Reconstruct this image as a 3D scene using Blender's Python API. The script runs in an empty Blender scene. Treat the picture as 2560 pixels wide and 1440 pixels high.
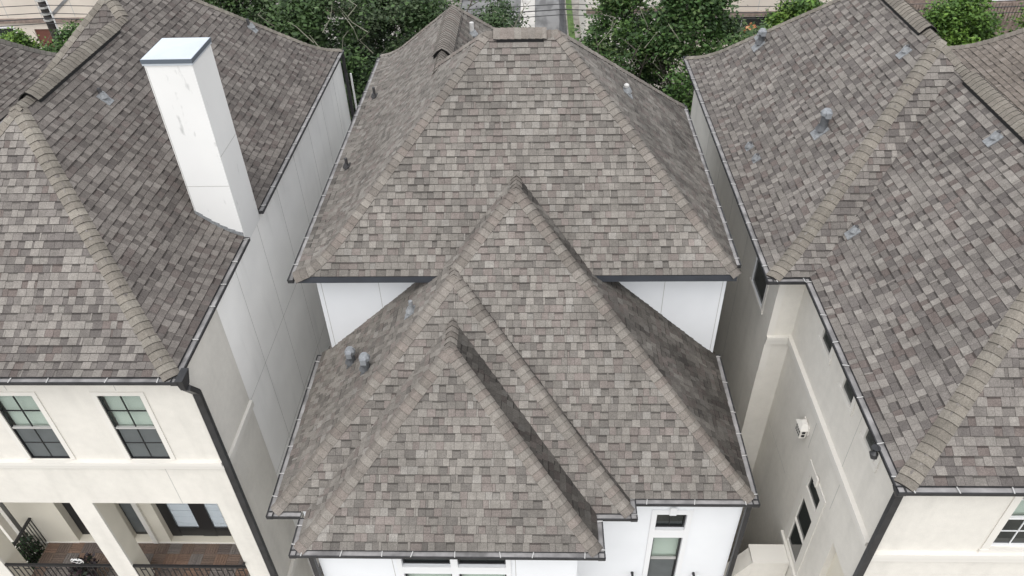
import bpy, math, random
from mathutils import Vector, Matrix, noise as mnoise
random.seed(7)
R = random.random
def U(a, b): return a + (b-a)*random.random()
H = 21.0                       # metres from the ground up to the camera; positions below are written relative to the camera
S = bpy.context.scene
COL = S.collection
# ------------------------------------------------------------------ camera, sky, sun, exposure
cam = bpy.data.cameras.new('camera'); camo = bpy.data.objects.new('camera', cam); COL.objects.link(camo)
rt = Vector((0.9993, 0.0198, -0.0309)); rt = Vector((0.99926, 0.0193, -0.0333))
fw = Vector((-0.0417, 0.7731, -0.6329))
Vx = (76.0, 2303.0, 1888.0); Vy = (60.0, -1550.0, 1888.0)
dn = Vector(Vx).normalized(); yy = Vector(Vy); yy = (yy - dn*yy.dot(dn)).normalized(); xx = dn.cross(yy)
if xx.x < 0: xx = -xx
Mw = Matrix((xx, yy, -dn))      # world = Mw @ (right, down, forward)
rgt, dwn, fwd = Mw @ Vector((1,0,0)), Mw @ Vector((0,1,0)), Mw @ Vector((0,0,1))
rot = Matrix((rgt, -dwn, -fwd)).transposed()
camo.matrix_world = Matrix.Translation((0,0,H)) @ rot.to_4x4()
cam.sensor_width = 36; cam.lens = 1888/2560*36; cam.clip_start = .1; cam.clip_end = 600
S.camera = camo
SUN = Vector((-.10, -.40, .91)).normalized()
w = bpy.data.worlds.new('World'); S.world = w; w.use_nodes = True
nt = w.node_tree; bg = nt.nodes['Background']
sky = nt.nodes.new('ShaderNodeTexSky'); sky.sky_type = 'NISHITA'; sky.sun_disc = False
sky.sun_elevation = math.asin(SUN.z); sky.sun_rotation = math.atan2(SUN.x, SUN.y)
sky.air_density = 1.0; sky.dust_density = 1.5; sky.ozone_density = 1.0
hs = nt.nodes.new('ShaderNodeHueSaturation'); hs.inputs['Saturation'].default_value = .18
nt.links.new(sky.outputs[0], hs.inputs['Color']); nt.links.new(hs.outputs[0], bg.inputs[0])
bg.inputs[1].default_value = .15
sl = bpy.data.lights.new('sun', 'SUN'); so = bpy.data.objects.new('sun', sl); COL.objects.link(so)
sl.energy = .5; sl.angle = math.radians(35); sl.color = (1, .975, .94)
so.rotation_euler = SUN.to_track_quat('Z', 'Y').to_euler(); so.location = (0, 0, H+20)
S.view_settings.view_transform = 'Standard'; S.view_settings.look = 'None'
S.view_settings.exposure = 1.27; S.view_settings.gamma = 1
# ------------------------------------------------------------------ materials
MAT = {}
def mat(name, col, rough=.8, noise=None, bump=None, metal=0., alpha=1., attr=False, spec=.5, extra=None):
    m = bpy.data.materials.new(name); m.use_nodes = True; t = m.node_tree; b = t.nodes['Principled BSDF']
    b.inputs['Roughness'].default_value = rough; b.inputs['Metallic'].default_value = metal
    b.inputs['Specular IOR Level'].default_value = spec
    b.inputs['Base Color'].default_value = (*col, 1)
    if alpha < 1: b.inputs['Alpha'].default_value = alpha
    src = None
    tc = t.nodes.new('ShaderNodeTexCoord')
    if attr:
        a = t.nodes.new('ShaderNodeAttribute'); a.attribute_name = 'tint'; src = a.outputs['Color']
    for (sc, lo, hi, det) in (noise or []):
        n = t.nodes.new('ShaderNodeTexNoise'); n.inputs['Scale'].default_value = sc; n.inputs['Detail'].default_value = det
        t.links.new(tc.outputs['Object'], n.inputs['Vector'])
        r = t.nodes.new('ShaderNodeMapRange'); r.inputs[1].default_value = .3; r.inputs[2].default_value = .7
        r.inputs[3].default_value = lo; r.inputs[4].default_value = hi; t.links.new(n.outputs[0], r.inputs[0])
        mx = t.nodes.new('ShaderNodeMix'); mx.data_type = 'RGBA'; mx.blend_type = 'MULTIPLY'; mx.inputs[0].default_value = 1
        if src: t.links.new(src, mx.inputs[6])
        else: mx.inputs[6].default_value = (*col, 1)
        t.links.new(r.outputs[0], mx.inputs[7]); src = mx.outputs[2]
    if extra: src = extra(t, tc, src, col)
    if src: t.links.new(src, b.inputs['Base Color'])
    if bump:
        n = t.nodes.new('ShaderNodeTexNoise'); n.inputs['Scale'].default_value = bump[0]; n.inputs['Detail'].default_value = 3
        t.links.new(tc.outputs['Object'], n.inputs['Vector'])
        bp = t.nodes.new('ShaderNodeBump'); bp.inputs['Strength'].default_value = bump[1]; bp.inputs['Distance'].default_value = bump[2]
        t.links.new(n.outputs[0], bp.inputs['Height']); t.links.new(bp.outputs[0], b.inputs['Normal'])
    MAT[name] = m; return m
def streaks(t, tc, src, col, scale=(7, 7, .9), lo=.55, hi=.68, dark=.6):
    mp = t.nodes.new('ShaderNodeMapping'); mp.inputs['Scale'].default_value = scale
    t.links.new(tc.outputs['Object'], mp.inputs['Vector'])
    n = t.nodes.new('ShaderNodeTexNoise'); n.inputs['Scale'].default_value = 1; n.inputs['Detail'].default_value = 5
    t.links.new(mp.outputs[0], n.inputs['Vector'])
    r = t.nodes.new('ShaderNodeMapRange'); r.inputs[1].default_value = lo; r.inputs[2].default_value = hi
    r.inputs[3].default_value = 1; r.inputs[4].default_value = dark; t.links.new(n.outputs[0], r.inputs[0])
    mx = t.nodes.new('ShaderNodeMix'); mx.data_type = 'RGBA'; mx.blend_type = 'MULTIPLY'; mx.inputs[0].default_value = 1
    if src: t.links.new(src, mx.inputs[6])
    else: mx.inputs[6].default_value = (*col, 1)
    t.links.new(r.outputs[0], mx.inputs[7]); return mx.outputs[2]
shing = mat('shingle', (.25,.23,.21), .95, [(110, .72, 1.28, 2), (38, .86, 1.14, 2), (.9, .84, 1.12, 4), (9, .92, 1.08, 2)], (140, .6, .004), attr=True, spec=.15)
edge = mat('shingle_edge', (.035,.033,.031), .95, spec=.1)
deckm = mat('roof_felt', (.05,.048,.046), .95)
white = mat('white_stucco', (.70,.708,.715), .75, [(1.2, .97, 1.02, 4)], (160, .15, .003))
trimw = mat('white_trim', (.69,.69,.685), .6)
cream = mat('cream_stucco', (.625,.596,.538), .8, [(.8, .95, 1.04, 5), (6, .97, 1.03, 3), (60, .96, 1.04, 2)], (160, .3, .003), extra=lambda t, tc, s, c: streaks(t, tc, s, c, (2.6,2.6,.35), .52, .78, .90))
creamt = mat('cream_trim', (.63,.603,.55), .75)
grey = mat('pale_grey_stucco', (.875,.858,.82), .8, [(.7, .93, 1.05, 5), (60, .96, 1.04, 2)], (160, .3, .003), extra=lambda t, tc, s, c: streaks(t, tc, s, c, (2.2,2.2,.3), .56, .80, .88))
chim = mat('chimney_stucco', (.68,.672,.65), .75, [(1., .97, 1.02, 3)], (160, .15, .003), extra=lambda t, tc, s, c: streaks(t, tc, s, c, (6,6,2.0), .65, .76, .66))
beige = mat('beige_porch_stucco', (.60,.56,.47), .8, [(1.5, .95, 1.04, 3)], (160, .15, .003))
tan = mat('tan_stucco', (.56,.50,.43), .85, [(.5, .92, 1.06, 4)])
joint = mat('stucco_joint', (.40,.39,.365), .9)
bronze = mat('dark_bronze_metal', (.022,.022,.023), .45, [(5, .7, 1.4, 3)], spec=.5)
gin = mat('gutter_inside', (.25,.24,.235), .7, [(3, .5, 1.25, 5)])
strap = mat('strap_metal', (.50,.49,.47), .4, metal=.3)
fascia = mat('slate_fascia', (.036,.040,.048), .55, [(2, .85, 1.15, 3)])
galv = mat('galvanised_metal', (.22,.23,.24), .6, [(12, .85, 1.15, 3)], metal=.15)
capm = mat('chimney_cap_metal', (.52,.56,.60), .35, [(2, .95, 1.05, 3)], metal=.35)
capd = mat('chimney_cap_flange', (.11,.13,.155), .45, metal=.3)
pipe = mat('dark_pipe', (.045,.044,.045), .6)
wpvc = mat('white_pvc', (.75,.74,.72), .5)
pvcg = mat('weathered_pvc', (.50,.49,.47), .6, [(8, .8, 1.1, 3)])
leadm = mat('lead_flashing', (.21,.217,.222), .7, [(20, .8, 1.2, 2)], metal=.1)
black = mat('black_frame', (.012,.012,.013), .4)
glass = mat('window_glass', (.03,.04,.037), .06, alpha=.16)
dglass = mat('dark_glass', (.012,.016,.015), .05)
screen = mat('insect_screen', (.105,.115,.115), .5, [(3, .9, 1.12, 3)], alpha=.86)
blind = mat('pale_green_blind', (.58,.68,.58), .7)
blindw = mat('white_blind', (.80,.85,.88), .7)
dark = mat('dark_interior', (.02,.02,.02), .9)
wood = mat('deck_wood', (.15,.10,.078), .75, [(30, .8, 1.2, 3)], attr=True)
vent_d = mat('vent_slot', (.008,.008,.008), .9)
soil = mat('earth', (.26,.24,.21), .95, [(1.5, .6, 1.4, 5)], (20, .6, .03))
grass = mat('lawn', (.075,.13,.03), .95, [(3, .6, 1.5, 5)], (60, .8, .03))
conc = mat('pale_concrete', (.46,.44,.41), .85, [(1.2, .85, 1.1, 5)])
concd = mat('weathered_concrete', (.19,.188,.185), .85, extra=lambda t, tc, s, c: streaks(t, tc, s, c, (1.1,.35,1), .45, .62, .55))
mulch = mat('dark_mulch', (.05,.042,.033), .95, [(2, .6, 1.4, 5)], (20, .7, .04))
asph = mat('asphalt', (.06,.06,.06), .9, [(3, .8, 1.3, 4)])
bark = mat('bark', (.10,.085,.07), .95, [(14, .6, 1.4, 4)], (30, .8, .02))
leaf = mat('leaf', (.06,.10,.03), .6, attr=True, spec=.3)
poledark = mat('dark_pole_wood', (.035,.03,.027), .9, [(6, .7, 1.4, 3)])
polegrey = mat('grey_pole', (.15,.15,.155), .7, [(4, .8, 1.3, 3)])
wirem = mat('cable', (.03,.03,.032), .7)
orange = mat('dry_leaf', (.42,.17,.07), .8, attr=True)
fencew = mat('fence_wood', (.20,.155,.13), .9, [(4, .7, 1.3, 4)])
door_r = mat('brown_door', (.11,.035,.022), .6)
# leaves let some light through
_t = leaf.node_tree; _b = _t.nodes['Principled BSDF']
_b.inputs['Subsurface Weight'].default_value = 0
_b.inputs['Transmission Weight'].default_value = 0

# ------------------------------------------------------------------ mesh builder
class MB:
    def __init__(s): s.v = []; s.f = []; s.m = []; s.t = []; s.mats = []
    def mi(s, m):
        if m not in s.mats: s.mats.append(m)
        return s.mats.index(m)
    def poly(s, pts, m, tint=(1,1,1)):
        b = len(s.v); s.v += [tuple(p) for p in pts]; s.f.append(tuple(range(b, b+len(pts)))); s.m.append(s.mi(m)); s.t.append(tint)
    def hexa(s, c, m, tint=(1,1,1)):          # 8 corners: bottom 0-3, top 4-7
        b = len(s.v); s.v += [tuple(p) for p in c]; k = s.mi(m)
        for q in ((3,2,1,0),(4,5,6,7),(0,1,5,4),(1,2,6,5),(2,3,7,6),(3,0,4,7)):
            s.f.append(tuple(b+i for i in q)); s.m.append(k); s.t.append(tint)
    def box(s, x0, x1, y0, y1, z0, z1, m, tint=(1,1,1)):
        s.hexa([(x0,y0,z0),(x1,y0,z0),(x1,y1,z0),(x0,y1,z0),(x0,y0,z1),(x1,y0,z1),(x1,y1,z1),(x0,y1,z1)], m, tint)
    def tube(s, pts, rad, m, n=8, cap=True, tint=(1,1,1)):
        pts = [Vector(p) for p in pts]; rings = []
        if not hasattr(rad, '__len__'): rad = [rad]*len(pts)
        for i, p in enumerate(pts):
            d = (pts[min(i+1, len(pts)-1)] - pts[max(i-1, 0)]).normalized()
            a = d.cross(Vector((0,0,1))); a = a.normalized() if a.length > 1e-3 else Vector((1,0,0)); b = d.cross(a)
            o = len(s.v)
            for k in range(n):
                an = 2*math.pi*k/n; s.v.append(tuple(p + (a*math.cos(an) + b*math.sin(an))*rad[i]))
            rings.append(o)
        k = s.mi(m)
        for a, b in zip(rings, rings[1:]):
            for j in range(n):
                s.f.append((a+j, a+(j+1)%n, b+(j+1)%n, b+j)); s.m.append(k); s.t.append(tint)
        if cap:
            s.f.append(tuple(rings[0]+j for j in range(n))[::-1]); s.m.append(k); s.t.append(tint)
            s.f.append(tuple(rings[-1]+j for j in range(n))); s.m.append(k); s.t.append(tint)
    def build(s, name, parent=None, smooth=False, loc=None):
        r = rootloc(parent) if parent else Vector(loc or (0,0,0))
        me = bpy.data.meshes.new(name)
        me.from_pydata([(x-r.x, y-r.y, z+H-r.z) for x, y, z in s.v], [], s.f)
        for m in s.mats: me.materials.append(m)
        me.polygons.foreach_set('material_index', s.m)
        a = me.attributes.new('tint', 'FLOAT_COLOR', 'FACE')
        a.data.foreach_set('color', [c for t in s.t for c in (*t, 1.)])
        if smooth: me.polygons.foreach_set('use_smooth', [True]*len(s.f))
        me.update()
        o = bpy.data.objects.new(name, me); COL.objects.link(o)
        if parent: o.parent = parent
        else: o.location = r
        return o
def rootloc(o):
    while o.parent: o = o.parent
    return o.location
def tag(o, label=None, cat=None, group=None, kind=None):
    if label: o['label'] = label
    if cat: o['category'] = cat
    if group: o['group'] = group
    if kind: o['kind'] = kind
    return o
def thing(name, label, cat, loc, group=None):
    o = bpy.data.objects.new(name, None); COL.objects.link(o); o.location = (loc[0], loc[1], loc[2]+H); o.empty_display_size = .3
    return tag(o, label, cat, group)
def frame(u, v, n0):
    return u, v, n0
class Pl:                       # a wall plane: u runs along it, v is height, n stands off the wall
    def __init__(s, o, u, n): s.o = Vector(o); s.u = Vector(u); s.n = Vector(n)
    def p(s, u, v, n=0.): q = s.o + s.u*u + s.n*n; return (q.x, q.y, q.z+v)
    def box(s, mb, u0, u1, v0, v1, n0, n1, m, tint=(1,1,1)):
        mb.hexa([s.p(u0,v0,n0), s.p(u1,v0,n0), s.p(u1,v0,n1), s.p(u0,v0,n1), s.p(u0,v1,n0), s.p(u1,v1,n0), s.p(u1,v1,n1), s.p(u0,v1,n1)], m, tint)
    def wall(s, mb, u0, u1, v0, v1, holes, m, depth=.12):
        us = sorted({u0, u1, *[h[0] for h in holes], *[h[1] for h in holes]}); vs = sorted({v0, v1, *[h[2] for h in holes], *[h[3] for h in holes]})
        us = [a for a in us if u0 <= a <= u1]; vs = [a for a in vs if v0 <= a <= v1]
        for a, b in zip(us, us[1:]):
            for c, d in zip(vs, vs[1:]):
                if any(h[0] <= (a+b)/2 <= h[1] and h[2] <= (c+d)/2 <= h[3] for h in holes): continue
                mb.poly([s.p(a,c), s.p(b,c), s.p(b,d), s.p(a,d)], m)
        for h in holes:
            a, b, c, d = h[:4]
            for q in ((a,c,b,c), (b,c,b,d), (b,d,a,d), (a,d,a,c)):
                mb.poly([s.p(q[0],q[1]), s.p(q[2],q[3]), s.p(q[2],q[3],-depth), s.p(q[0],q[1],-depth)], m)
# ------------------------------------------------------------------ roofs
def hgt(pr, d):                 # height above the eave at plan distance d, along a profile of straight pieces
    for (a, ha), (b, hb) in zip(pr, pr[1:]):
        if d <= b: return ha + (hb-ha)*(d-a)/(b-a)
    return hb + (hb-ha)/(b-a)*(d-b)
def dst(pr, h):                 # the other way round
    for (a, ha), (b, hb) in zip(pr, pr[1:]):
        if h <= hb: return a + (h-ha)*(b-a)/(hb-ha)
    return b + (h-hb)*(b-a)/(hb-ha)
class Block:
    def __init__(s, x0, x1, y0, y1, z0, prof, **sides):
        s.x0, s.x1, s.y0, s.y1, s.z0 = x0, x1, y0, y1, z0
        s.pr = {k: sides.get(k, prof) for k in 'FBLR'}
        lo, hi = 0., 30.
        for _ in range(50):
            h = (lo+hi)/2
            if min(x1-x0-dst(s.pr['L'],h)-dst(s.pr['R'],h), y1-y0-dst(s.pr['F'],h)-dst(s.pr['B'],h)) > 0: lo = h
            else: hi = h
        s.hmax = lo
    def Hs(s, side, d): return hgt(s.pr[side], d)
    def D(s, side, h): return dst(s.pr[side], h)
    def z(s, x, y):
        q = (('L', x-s.x0), ('R', s.x1-x), ('F', y-s.y0), ('B', s.y1-y))
        if min(d for k, d in q) < -1e-6: return -99.
        return s.z0 + min(s.Hs(k, d) for k, d in q)
PC = [(0,0),(.35,.28),(1,.865),(2,1.77)]
PU = [(0,0),(.3,.26),(1,.93),(2,1.87)]
PL = [(0,0),(.3,.09),(.6,.28),(.9,.54),(1.2,.84),(2.2,1.84)]
PS = [(0,0),(.3,.14),(.6,.34),(.9,.60),(1.9,1.60)]
def clip(poly, f):              # keep f(u,d) >= 0, f linear
    out = []
    for i, a in enumerate(poly):
        b = poly[(i+1) % len(poly)]; fa, fb = f(*a), f(*b)
        if fa >= 0: out.append(a)
        if (fa >= 0) != (fb >= 0):
            t = fa/(fa-fb); out.append((a[0]+(b[0]-a[0])*t, a[1]+(b[1]-a[1])*t))
    return out
def facept(b, side, u, d):      # d is plan distance from the eave
    z = b.z0+b.Hs(side, d)
    if side == 'F': return Vector((u, b.y0+d, z))
    if side == 'B': return Vector((u, b.y1-d, z))
    if side == 'L': return Vector((b.x0+d, u, z))
    return Vector((b.x1-d, u, z))
OUT = {'F': Vector((0,-1,0)), 'B': Vector((0,1,0)), 'L': Vector((-1,0,0)), 'R': Vector((1,0,0))}
EXP = .155
def rows(b, side):
    ds = [0.]; d = 0.; acc = 0.; st = .004; tot = b.D(side, b.hmax)
    while d < tot:
        nd = d+st; acc += math.hypot(st, b.Hs(side, nd)-b.Hs(side, d)); d = nd
        if acc >= EXP: ds.append(d); acc -= EXP
    ds.append(tot); return ds, tot
def project(p):                 # photograph position, 0..2560 x 0..1440
    q = Vector(p); f = q.dot(fwd)
    if f < .5: return None
    return (1280+1888*q.dot(rgt)/f, 720+1888*q.dot(dwn)/f)
class Roof:
    def __init__(s, blocks, pal, hid=None, tile_every=1):
        s.bl = blocks; s.pal = pal; s.tabs = []; s.caps = []; s.hid = hid
    def height(s, x, y): return max(b.z(x, y) for b in s.bl)
    def hidden(s, b, p, tol=.02):
        for o in s.bl:
            if o is b: continue
            if o.z(p.x, p.y) > p.z + tol:
                if s.hid and s.hid(b, o, p): continue
                return True
        return False
    def face(s, b, side, ulo=None, uhi=None, deck=None, shingles=True, stain=None):
        ds, tot = rows(b, side)
        if side in 'FB': lo = lambda d: b.x0 + b.D('L', b.Hs(side, d)); hi = lambda d: b.x1 - b.D('R', b.Hs(side, d))
        else: lo = lambda d: b.y0 + b.D('F', b.Hs(side, d)); hi = lambda d: b.y1 - b.D('B', b.Hs(side, d))
        for i in range(len(ds)-1):
            d0, d1 = ds[i], ds[i+1]
            if d1-d0 < 1e-4: continue
            ov = min((d1-d0)*.15, .03)
            fl = (ulo(d0) if ulo else lo); fh = (uhi(d0) if uhi else hi)
            us, ue = min(fl(d0), fl(d1)), max(fh(d0), fh(d1))
            A, B = facept(b, side, 0, d0), facept(b, side, 0, d1)
            up = (B-A).normalized(); lat = Vector((1,0,0)) if side in 'FB' else Vector((0,1,0))
            n = lat.cross(up)
            if n.z < 0: n = -n
            # deck strip pieces
            u = us
            while u < ue:
                u2 = min(u+.5, ue)
                pg = [(u,d0),(u2,d0),(u2,d1+.002),(u,d1+.002)]
                pg = clip(clip(pg, lambda a, d: a-fl(d)), lambda a, d: fh(d)-a)
                if len(pg) > 2:
                    pts = [facept(b, side, a, d) for a, d in pg]
                    if any(not s.hidden(b, p) for p in pts): deck.poly([p - n*.035 for p in pts], deckm)
                u = u2
            if not shingles: continue
            u = us - U(0, .2); prev = None; thick = R() < .5
            run = 0
            while u < ue:
                if thick: wd = U(.11, .20)
                else: wd = U(.10, .22)
                if R() < .12: wd = U(.03, .06)
                pg = [(u,d0),(u+wd,d0),(u+wd,d1+ov),(u,d1+ov)]
                pg = clip(clip(pg, lambda a, d: a-fl(d)), lambda a, d: fh(d)-a)
                u += wd; was = thick; thick = (not thick) if R() < .62 else thick
                if len(pg) < 3: continue
                pts = [facept(b, side, a, d) if d <= d1 else facept(b, side, a, d1) + up*((d-d1)/(d1-d0)*(B-A).length) for a, d in pg]
                ch = []
                for (a, d) in pg:          # along the chord of this row, so each tab stays flat
                    f = (d-d0)/(d1-d0); q = facept(b, side, a, d0); ch.append((q + (B-A)*f, f))
                if all(s.hidden(b, p) for p, f in ch): continue
                h0 = (.020 if was else .012) + U(-.002,.003); h1 = .003
                if len(pg) == 4: 
                    cu = sum(q[0] for q in pg)/4; sh = Vector((1,0,0)) if side in 'FB' else Vector((0,1,0))
                    ch = [(p + sh*(.0022 if a < cu else -.0022), f) for (p, f), (a, d) in zip(ch, pg)]
                top = [p + n*(h0+(h1-h0)*f) for p, f in ch]
                bot = [p - n*.03 for p, f in ch]
                if run <= 0 or R() < .3: prev = s.pick(side, was); run = random.randint(1, 3)
                run -= 1
                c = prev if R() < .22 else s.pick(side, was)
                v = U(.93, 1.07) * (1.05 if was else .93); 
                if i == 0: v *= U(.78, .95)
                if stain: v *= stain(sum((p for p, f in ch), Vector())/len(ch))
                c = tuple(x*v for x in c)
                s.tabs.append((top, bot, [f for p, f in ch], c, was, n))
    def pick(s, side, thick=None):
        wts = [w_ for w_, c in s.pal]
        if thick is not None and len(wts) == 5:
            k = (1.5, .9, .45, .6, 1.6) if thick else (.5, 1.25, 1.8, 1.5, .3)
            wts = [a*b for a, b in zip(wts, k)]
        return random.choices([c for w_, c in s.pal], wts)[0]
    def finish(s, root, roofpart):
        # the 300 shingles that show largest are objects of their own, the rest one joined part
        sc = []
        for i, (top, *_r) in enumerate(s.tabs):
            pr = [project(p) for p in top]
            if any(q is None for q in pr): sc.append((0, i)); continue
            a = .5*sum(pr[j][0]*pr[(j+1)%len(pr)][1]-pr[(j+1)%len(pr)][0]*pr[j][1] for j in range(len(pr)))
            inside = all(-5 < q[0] < 2565 and -5 < q[1] < 1445 for q in pr)
            toward = (top[0]).dot(s.tabs[i][5]) < 0
            sc.append((abs(a) if inside and toward else 0, i))
        sc.sort(reverse=True); big = {i for a, i in sc[:300] if a > 0}
        rest = MB()
        for i, (top, bot, fs, c, thick, n) in enumerate(s.tabs):
            mb = MB() if i in big else rest
            m = len(top)
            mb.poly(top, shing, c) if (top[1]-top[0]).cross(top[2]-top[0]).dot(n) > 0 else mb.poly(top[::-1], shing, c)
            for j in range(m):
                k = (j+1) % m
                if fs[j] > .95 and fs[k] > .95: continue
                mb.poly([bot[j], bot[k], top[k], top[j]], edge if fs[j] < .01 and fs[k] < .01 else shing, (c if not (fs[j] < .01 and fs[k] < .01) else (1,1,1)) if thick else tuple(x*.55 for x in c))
            if len(top) == 4:      # shade under the next course's edge painted in; wider printed band on recessed layer
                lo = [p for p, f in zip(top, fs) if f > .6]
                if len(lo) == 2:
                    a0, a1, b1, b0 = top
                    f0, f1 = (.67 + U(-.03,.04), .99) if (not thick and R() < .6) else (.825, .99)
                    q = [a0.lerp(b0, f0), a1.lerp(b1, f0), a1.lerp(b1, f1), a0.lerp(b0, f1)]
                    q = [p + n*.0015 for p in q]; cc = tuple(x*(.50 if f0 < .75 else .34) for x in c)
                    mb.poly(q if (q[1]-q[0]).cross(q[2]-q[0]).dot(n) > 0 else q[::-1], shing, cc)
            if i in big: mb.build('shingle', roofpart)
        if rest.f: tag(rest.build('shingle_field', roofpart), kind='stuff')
        if s.caps:
            order = sorted(range(len(s.caps)), key=lambda i: -s.caps[i][1]); bigc = set(order[:290]); rest = MB()
            for i, (mb, a) in enumerate(s.caps):
                if i in bigc: mb.build('ridge_cap', roofpart)
                else:
                    o = len(rest.v); rest.v += mb.v; rest.f += [tuple(q+o for q in f) for f in mb.f]
                    rest.m += [rest.mi(mb.mats[k]) for k in mb.m]; rest.t += mb.t
            if rest.f: tag(rest.build('ridge_cap_run', roofpart), kind='stuff')
    def capline(s, pts, nA, nB, b=None, W=.19, e=.155, pal=None, lift=.05, check=True):
        """cap shingles folded over a hip or ridge; pts runs from low to high, nA/nB(i) the faces' outward plan directions"""
        pal = pal or s.pal
        L = [0.]
        for p, q in zip(pts, pts[1:]): L.append(L[-1]+(q-p).length)
        def at(l):
            l = max(0, min(L[-1], l))
            for i in range(len(L)-1):
                if l <= L[i+1] + 1e-9:
                    t = (l-L[i])/max(1e-9, L[i+1]-L[i]); return pts[i].lerp(pts[i+1], t), (pts[i+1]-pts[i]).normalized()
        l = 0.
        while l < L[-1]-.02:
            l2 = min(l+e*1.12, L[-1]); p0, d0 = at(l); p1, d1 = at(l2)
            mid = at((l+l2)/2)[0]
            l += e
            if check and b and s.hidden(b, mid + Vector((0,0,.0)), .06): continue
            mb = MB(); c = s.pick('cap') if pal is s.pal else random.choice(pal)
            v = U(.9, 1.08); c = tuple(x*v for x in c); tops = []; bots = []
            for (p, d, h) in ((p0, d0, .016), (p1, d1, .002)):
                def side(o):            # direction lying in the face, square to the hip, pointing down it
                    n = facen(o, d); q = n.cross(d)
                    return (q if q.dot(o) > 0 else -q), n
                wA, a = side(nA); wB, bn = side(nB); na = (a+bn).normalized()
                jit = U(-.006,.006)
                tops.append([p+wA*W+a*(h+.012), p+wA*W*.5+a*(h+.018)+na*lift*.22, p+na*(h+lift*.55+jit), p+wB*W*.5+bn*(h+.018)+na*lift*.22, p+wB*W+bn*(h+.012)])
                bots.append([p+wA*W-a*.01, p+wA*W*.5-a*.01, p-na*.02, p+wB*W*.5-bn*.01, p+wB*W-bn*.01])
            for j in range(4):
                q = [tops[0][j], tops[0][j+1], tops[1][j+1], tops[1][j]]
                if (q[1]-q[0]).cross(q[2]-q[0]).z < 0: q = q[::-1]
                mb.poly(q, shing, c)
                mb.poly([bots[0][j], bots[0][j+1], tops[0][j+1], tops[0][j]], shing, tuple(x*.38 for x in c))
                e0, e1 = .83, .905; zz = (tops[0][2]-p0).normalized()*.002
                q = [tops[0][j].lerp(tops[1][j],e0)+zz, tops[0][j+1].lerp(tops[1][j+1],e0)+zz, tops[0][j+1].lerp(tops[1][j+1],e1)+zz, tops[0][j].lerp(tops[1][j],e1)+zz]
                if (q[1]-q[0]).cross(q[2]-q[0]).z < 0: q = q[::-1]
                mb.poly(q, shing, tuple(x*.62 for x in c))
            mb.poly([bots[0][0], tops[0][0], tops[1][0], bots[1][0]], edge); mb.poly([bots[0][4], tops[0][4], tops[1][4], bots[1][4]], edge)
            pr = [project(p) for p in (tops[0][0], tops[0][4], tops[1][4], tops[1][0])]
            ar = 0
            if all(pr) and all(0 < q[0] < 2560 and 0 < q[1] < 1440 for q in pr):
                ar = abs(.5*sum(pr[j][0]*pr[(j+1)%4][1]-pr[(j+1)%4][0]*pr[j][1] for j in range(4)))
            s.caps.append((mb, ar))
    def hip(s, b, cx, cy, t0, t1, **kw):
        sx = 1 if cx == b.x0 else -1; sy = 1 if cy == b.y0 else -1
        kx = 'L' if sx > 0 else 'R'; ky = 'F' if sy > 0 else 'B'; h0, h1 = b.Hs(kx, t0), b.Hs(kx, t1)
        hs_ = sorted({h0, h1, *[q[1] for q in b.pr[kx] if h0 < q[1] < h1], *[q[1] for q in b.pr[ky] if h0 < q[1] < h1]})
        pts = [Vector((cx+sx*b.D(kx, h), cy+sy*b.D(ky, h), b.z0+h)) for h in hs_]
        s.capline(pts, Vector((-sx,0,0)), Vector((0,-sy,0)), b, **kw)
    def ridge(s, b, p, q, **kw):
        p, q = Vector(p), Vector(q); dd = (q-p)
        o = Vector((1,0,0)) if abs(dd.y) > abs(dd.x) else Vector((0,1,0))
        s.capline([p, q], o, -o, b, **kw)
def facen(o, d):
    """unit normal of the roof face that falls towards plan direction o and contains the direction d"""
    lat = Vector((-o.y, o.x, 0))
    # face contains lat and d
    n = lat.cross(d)
    if n.length < 1e-4:            # d runs along the ridge itself: 45 degree slope
        n = o + Vector((0,0,1))
    if n.z < 0: n = -n
    return n.normalized()
# ------------------------------------------------------------------ pieces that repeat on the houses
GN = [0]
def gutter(root, p0, p1, out, z, step=.78, wd=.115, straps=True, ends=(True, True)):
    GN[0] += 1; z = z - .002*(GN[0] % 4); wd = wd + .0013*(GN[0] % 5)
    p0, p1, out = Vector((*p0, z)), Vector((*p1, z)), Vector(out); u = (p1-p0); Ln = u.length; u.normalize()
    pl = Pl(p0, u, out); mb = MB()
    pl.box(mb, 0, Ln, -.09, -.002, -.01, .004, bronze)
    pl.box(mb, 0, Ln, -.09, -.082, .004, wd-.012, bronze)
    pl.box(mb, 0, Ln, -.0815, -.035, .004, wd-.012, gin)
    pl.box(mb, 0, Ln, -.09, -.012, wd-.012, wd, bronze)
    pl.box(mb, -.0, Ln, -.028, -.010, wd-.001, wd+.010, bronze)
    for e_, uu in zip(ends, (0, Ln)):
        if e_: pl.box(mb, uu-.006, uu+.006, -.091, -.008, -.011, wd+.001, bronze)
    g = mb.build('gutter', root)
    if straps:
        q = step*.3
        while q < Ln:
            m2 = MB(); k = U(-.03,.03); m2.hexa([pl.p(q-.009,-.014,0), pl.p(q+.009,-.014,0), pl.p(q+.009+k,-.014,wd+.008), pl.p(q-.009+k,-.014,wd+.008), pl.p(q-.009,-.004,0), pl.p(q+.009,-.004,0), pl.p(q+.009+k,-.004,wd+.008), pl.p(q-.009+k,-.004,wd+.008)], strap); m2.build('gutter_strap', g); q += step*U(.72, 1.3)
    return g
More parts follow.
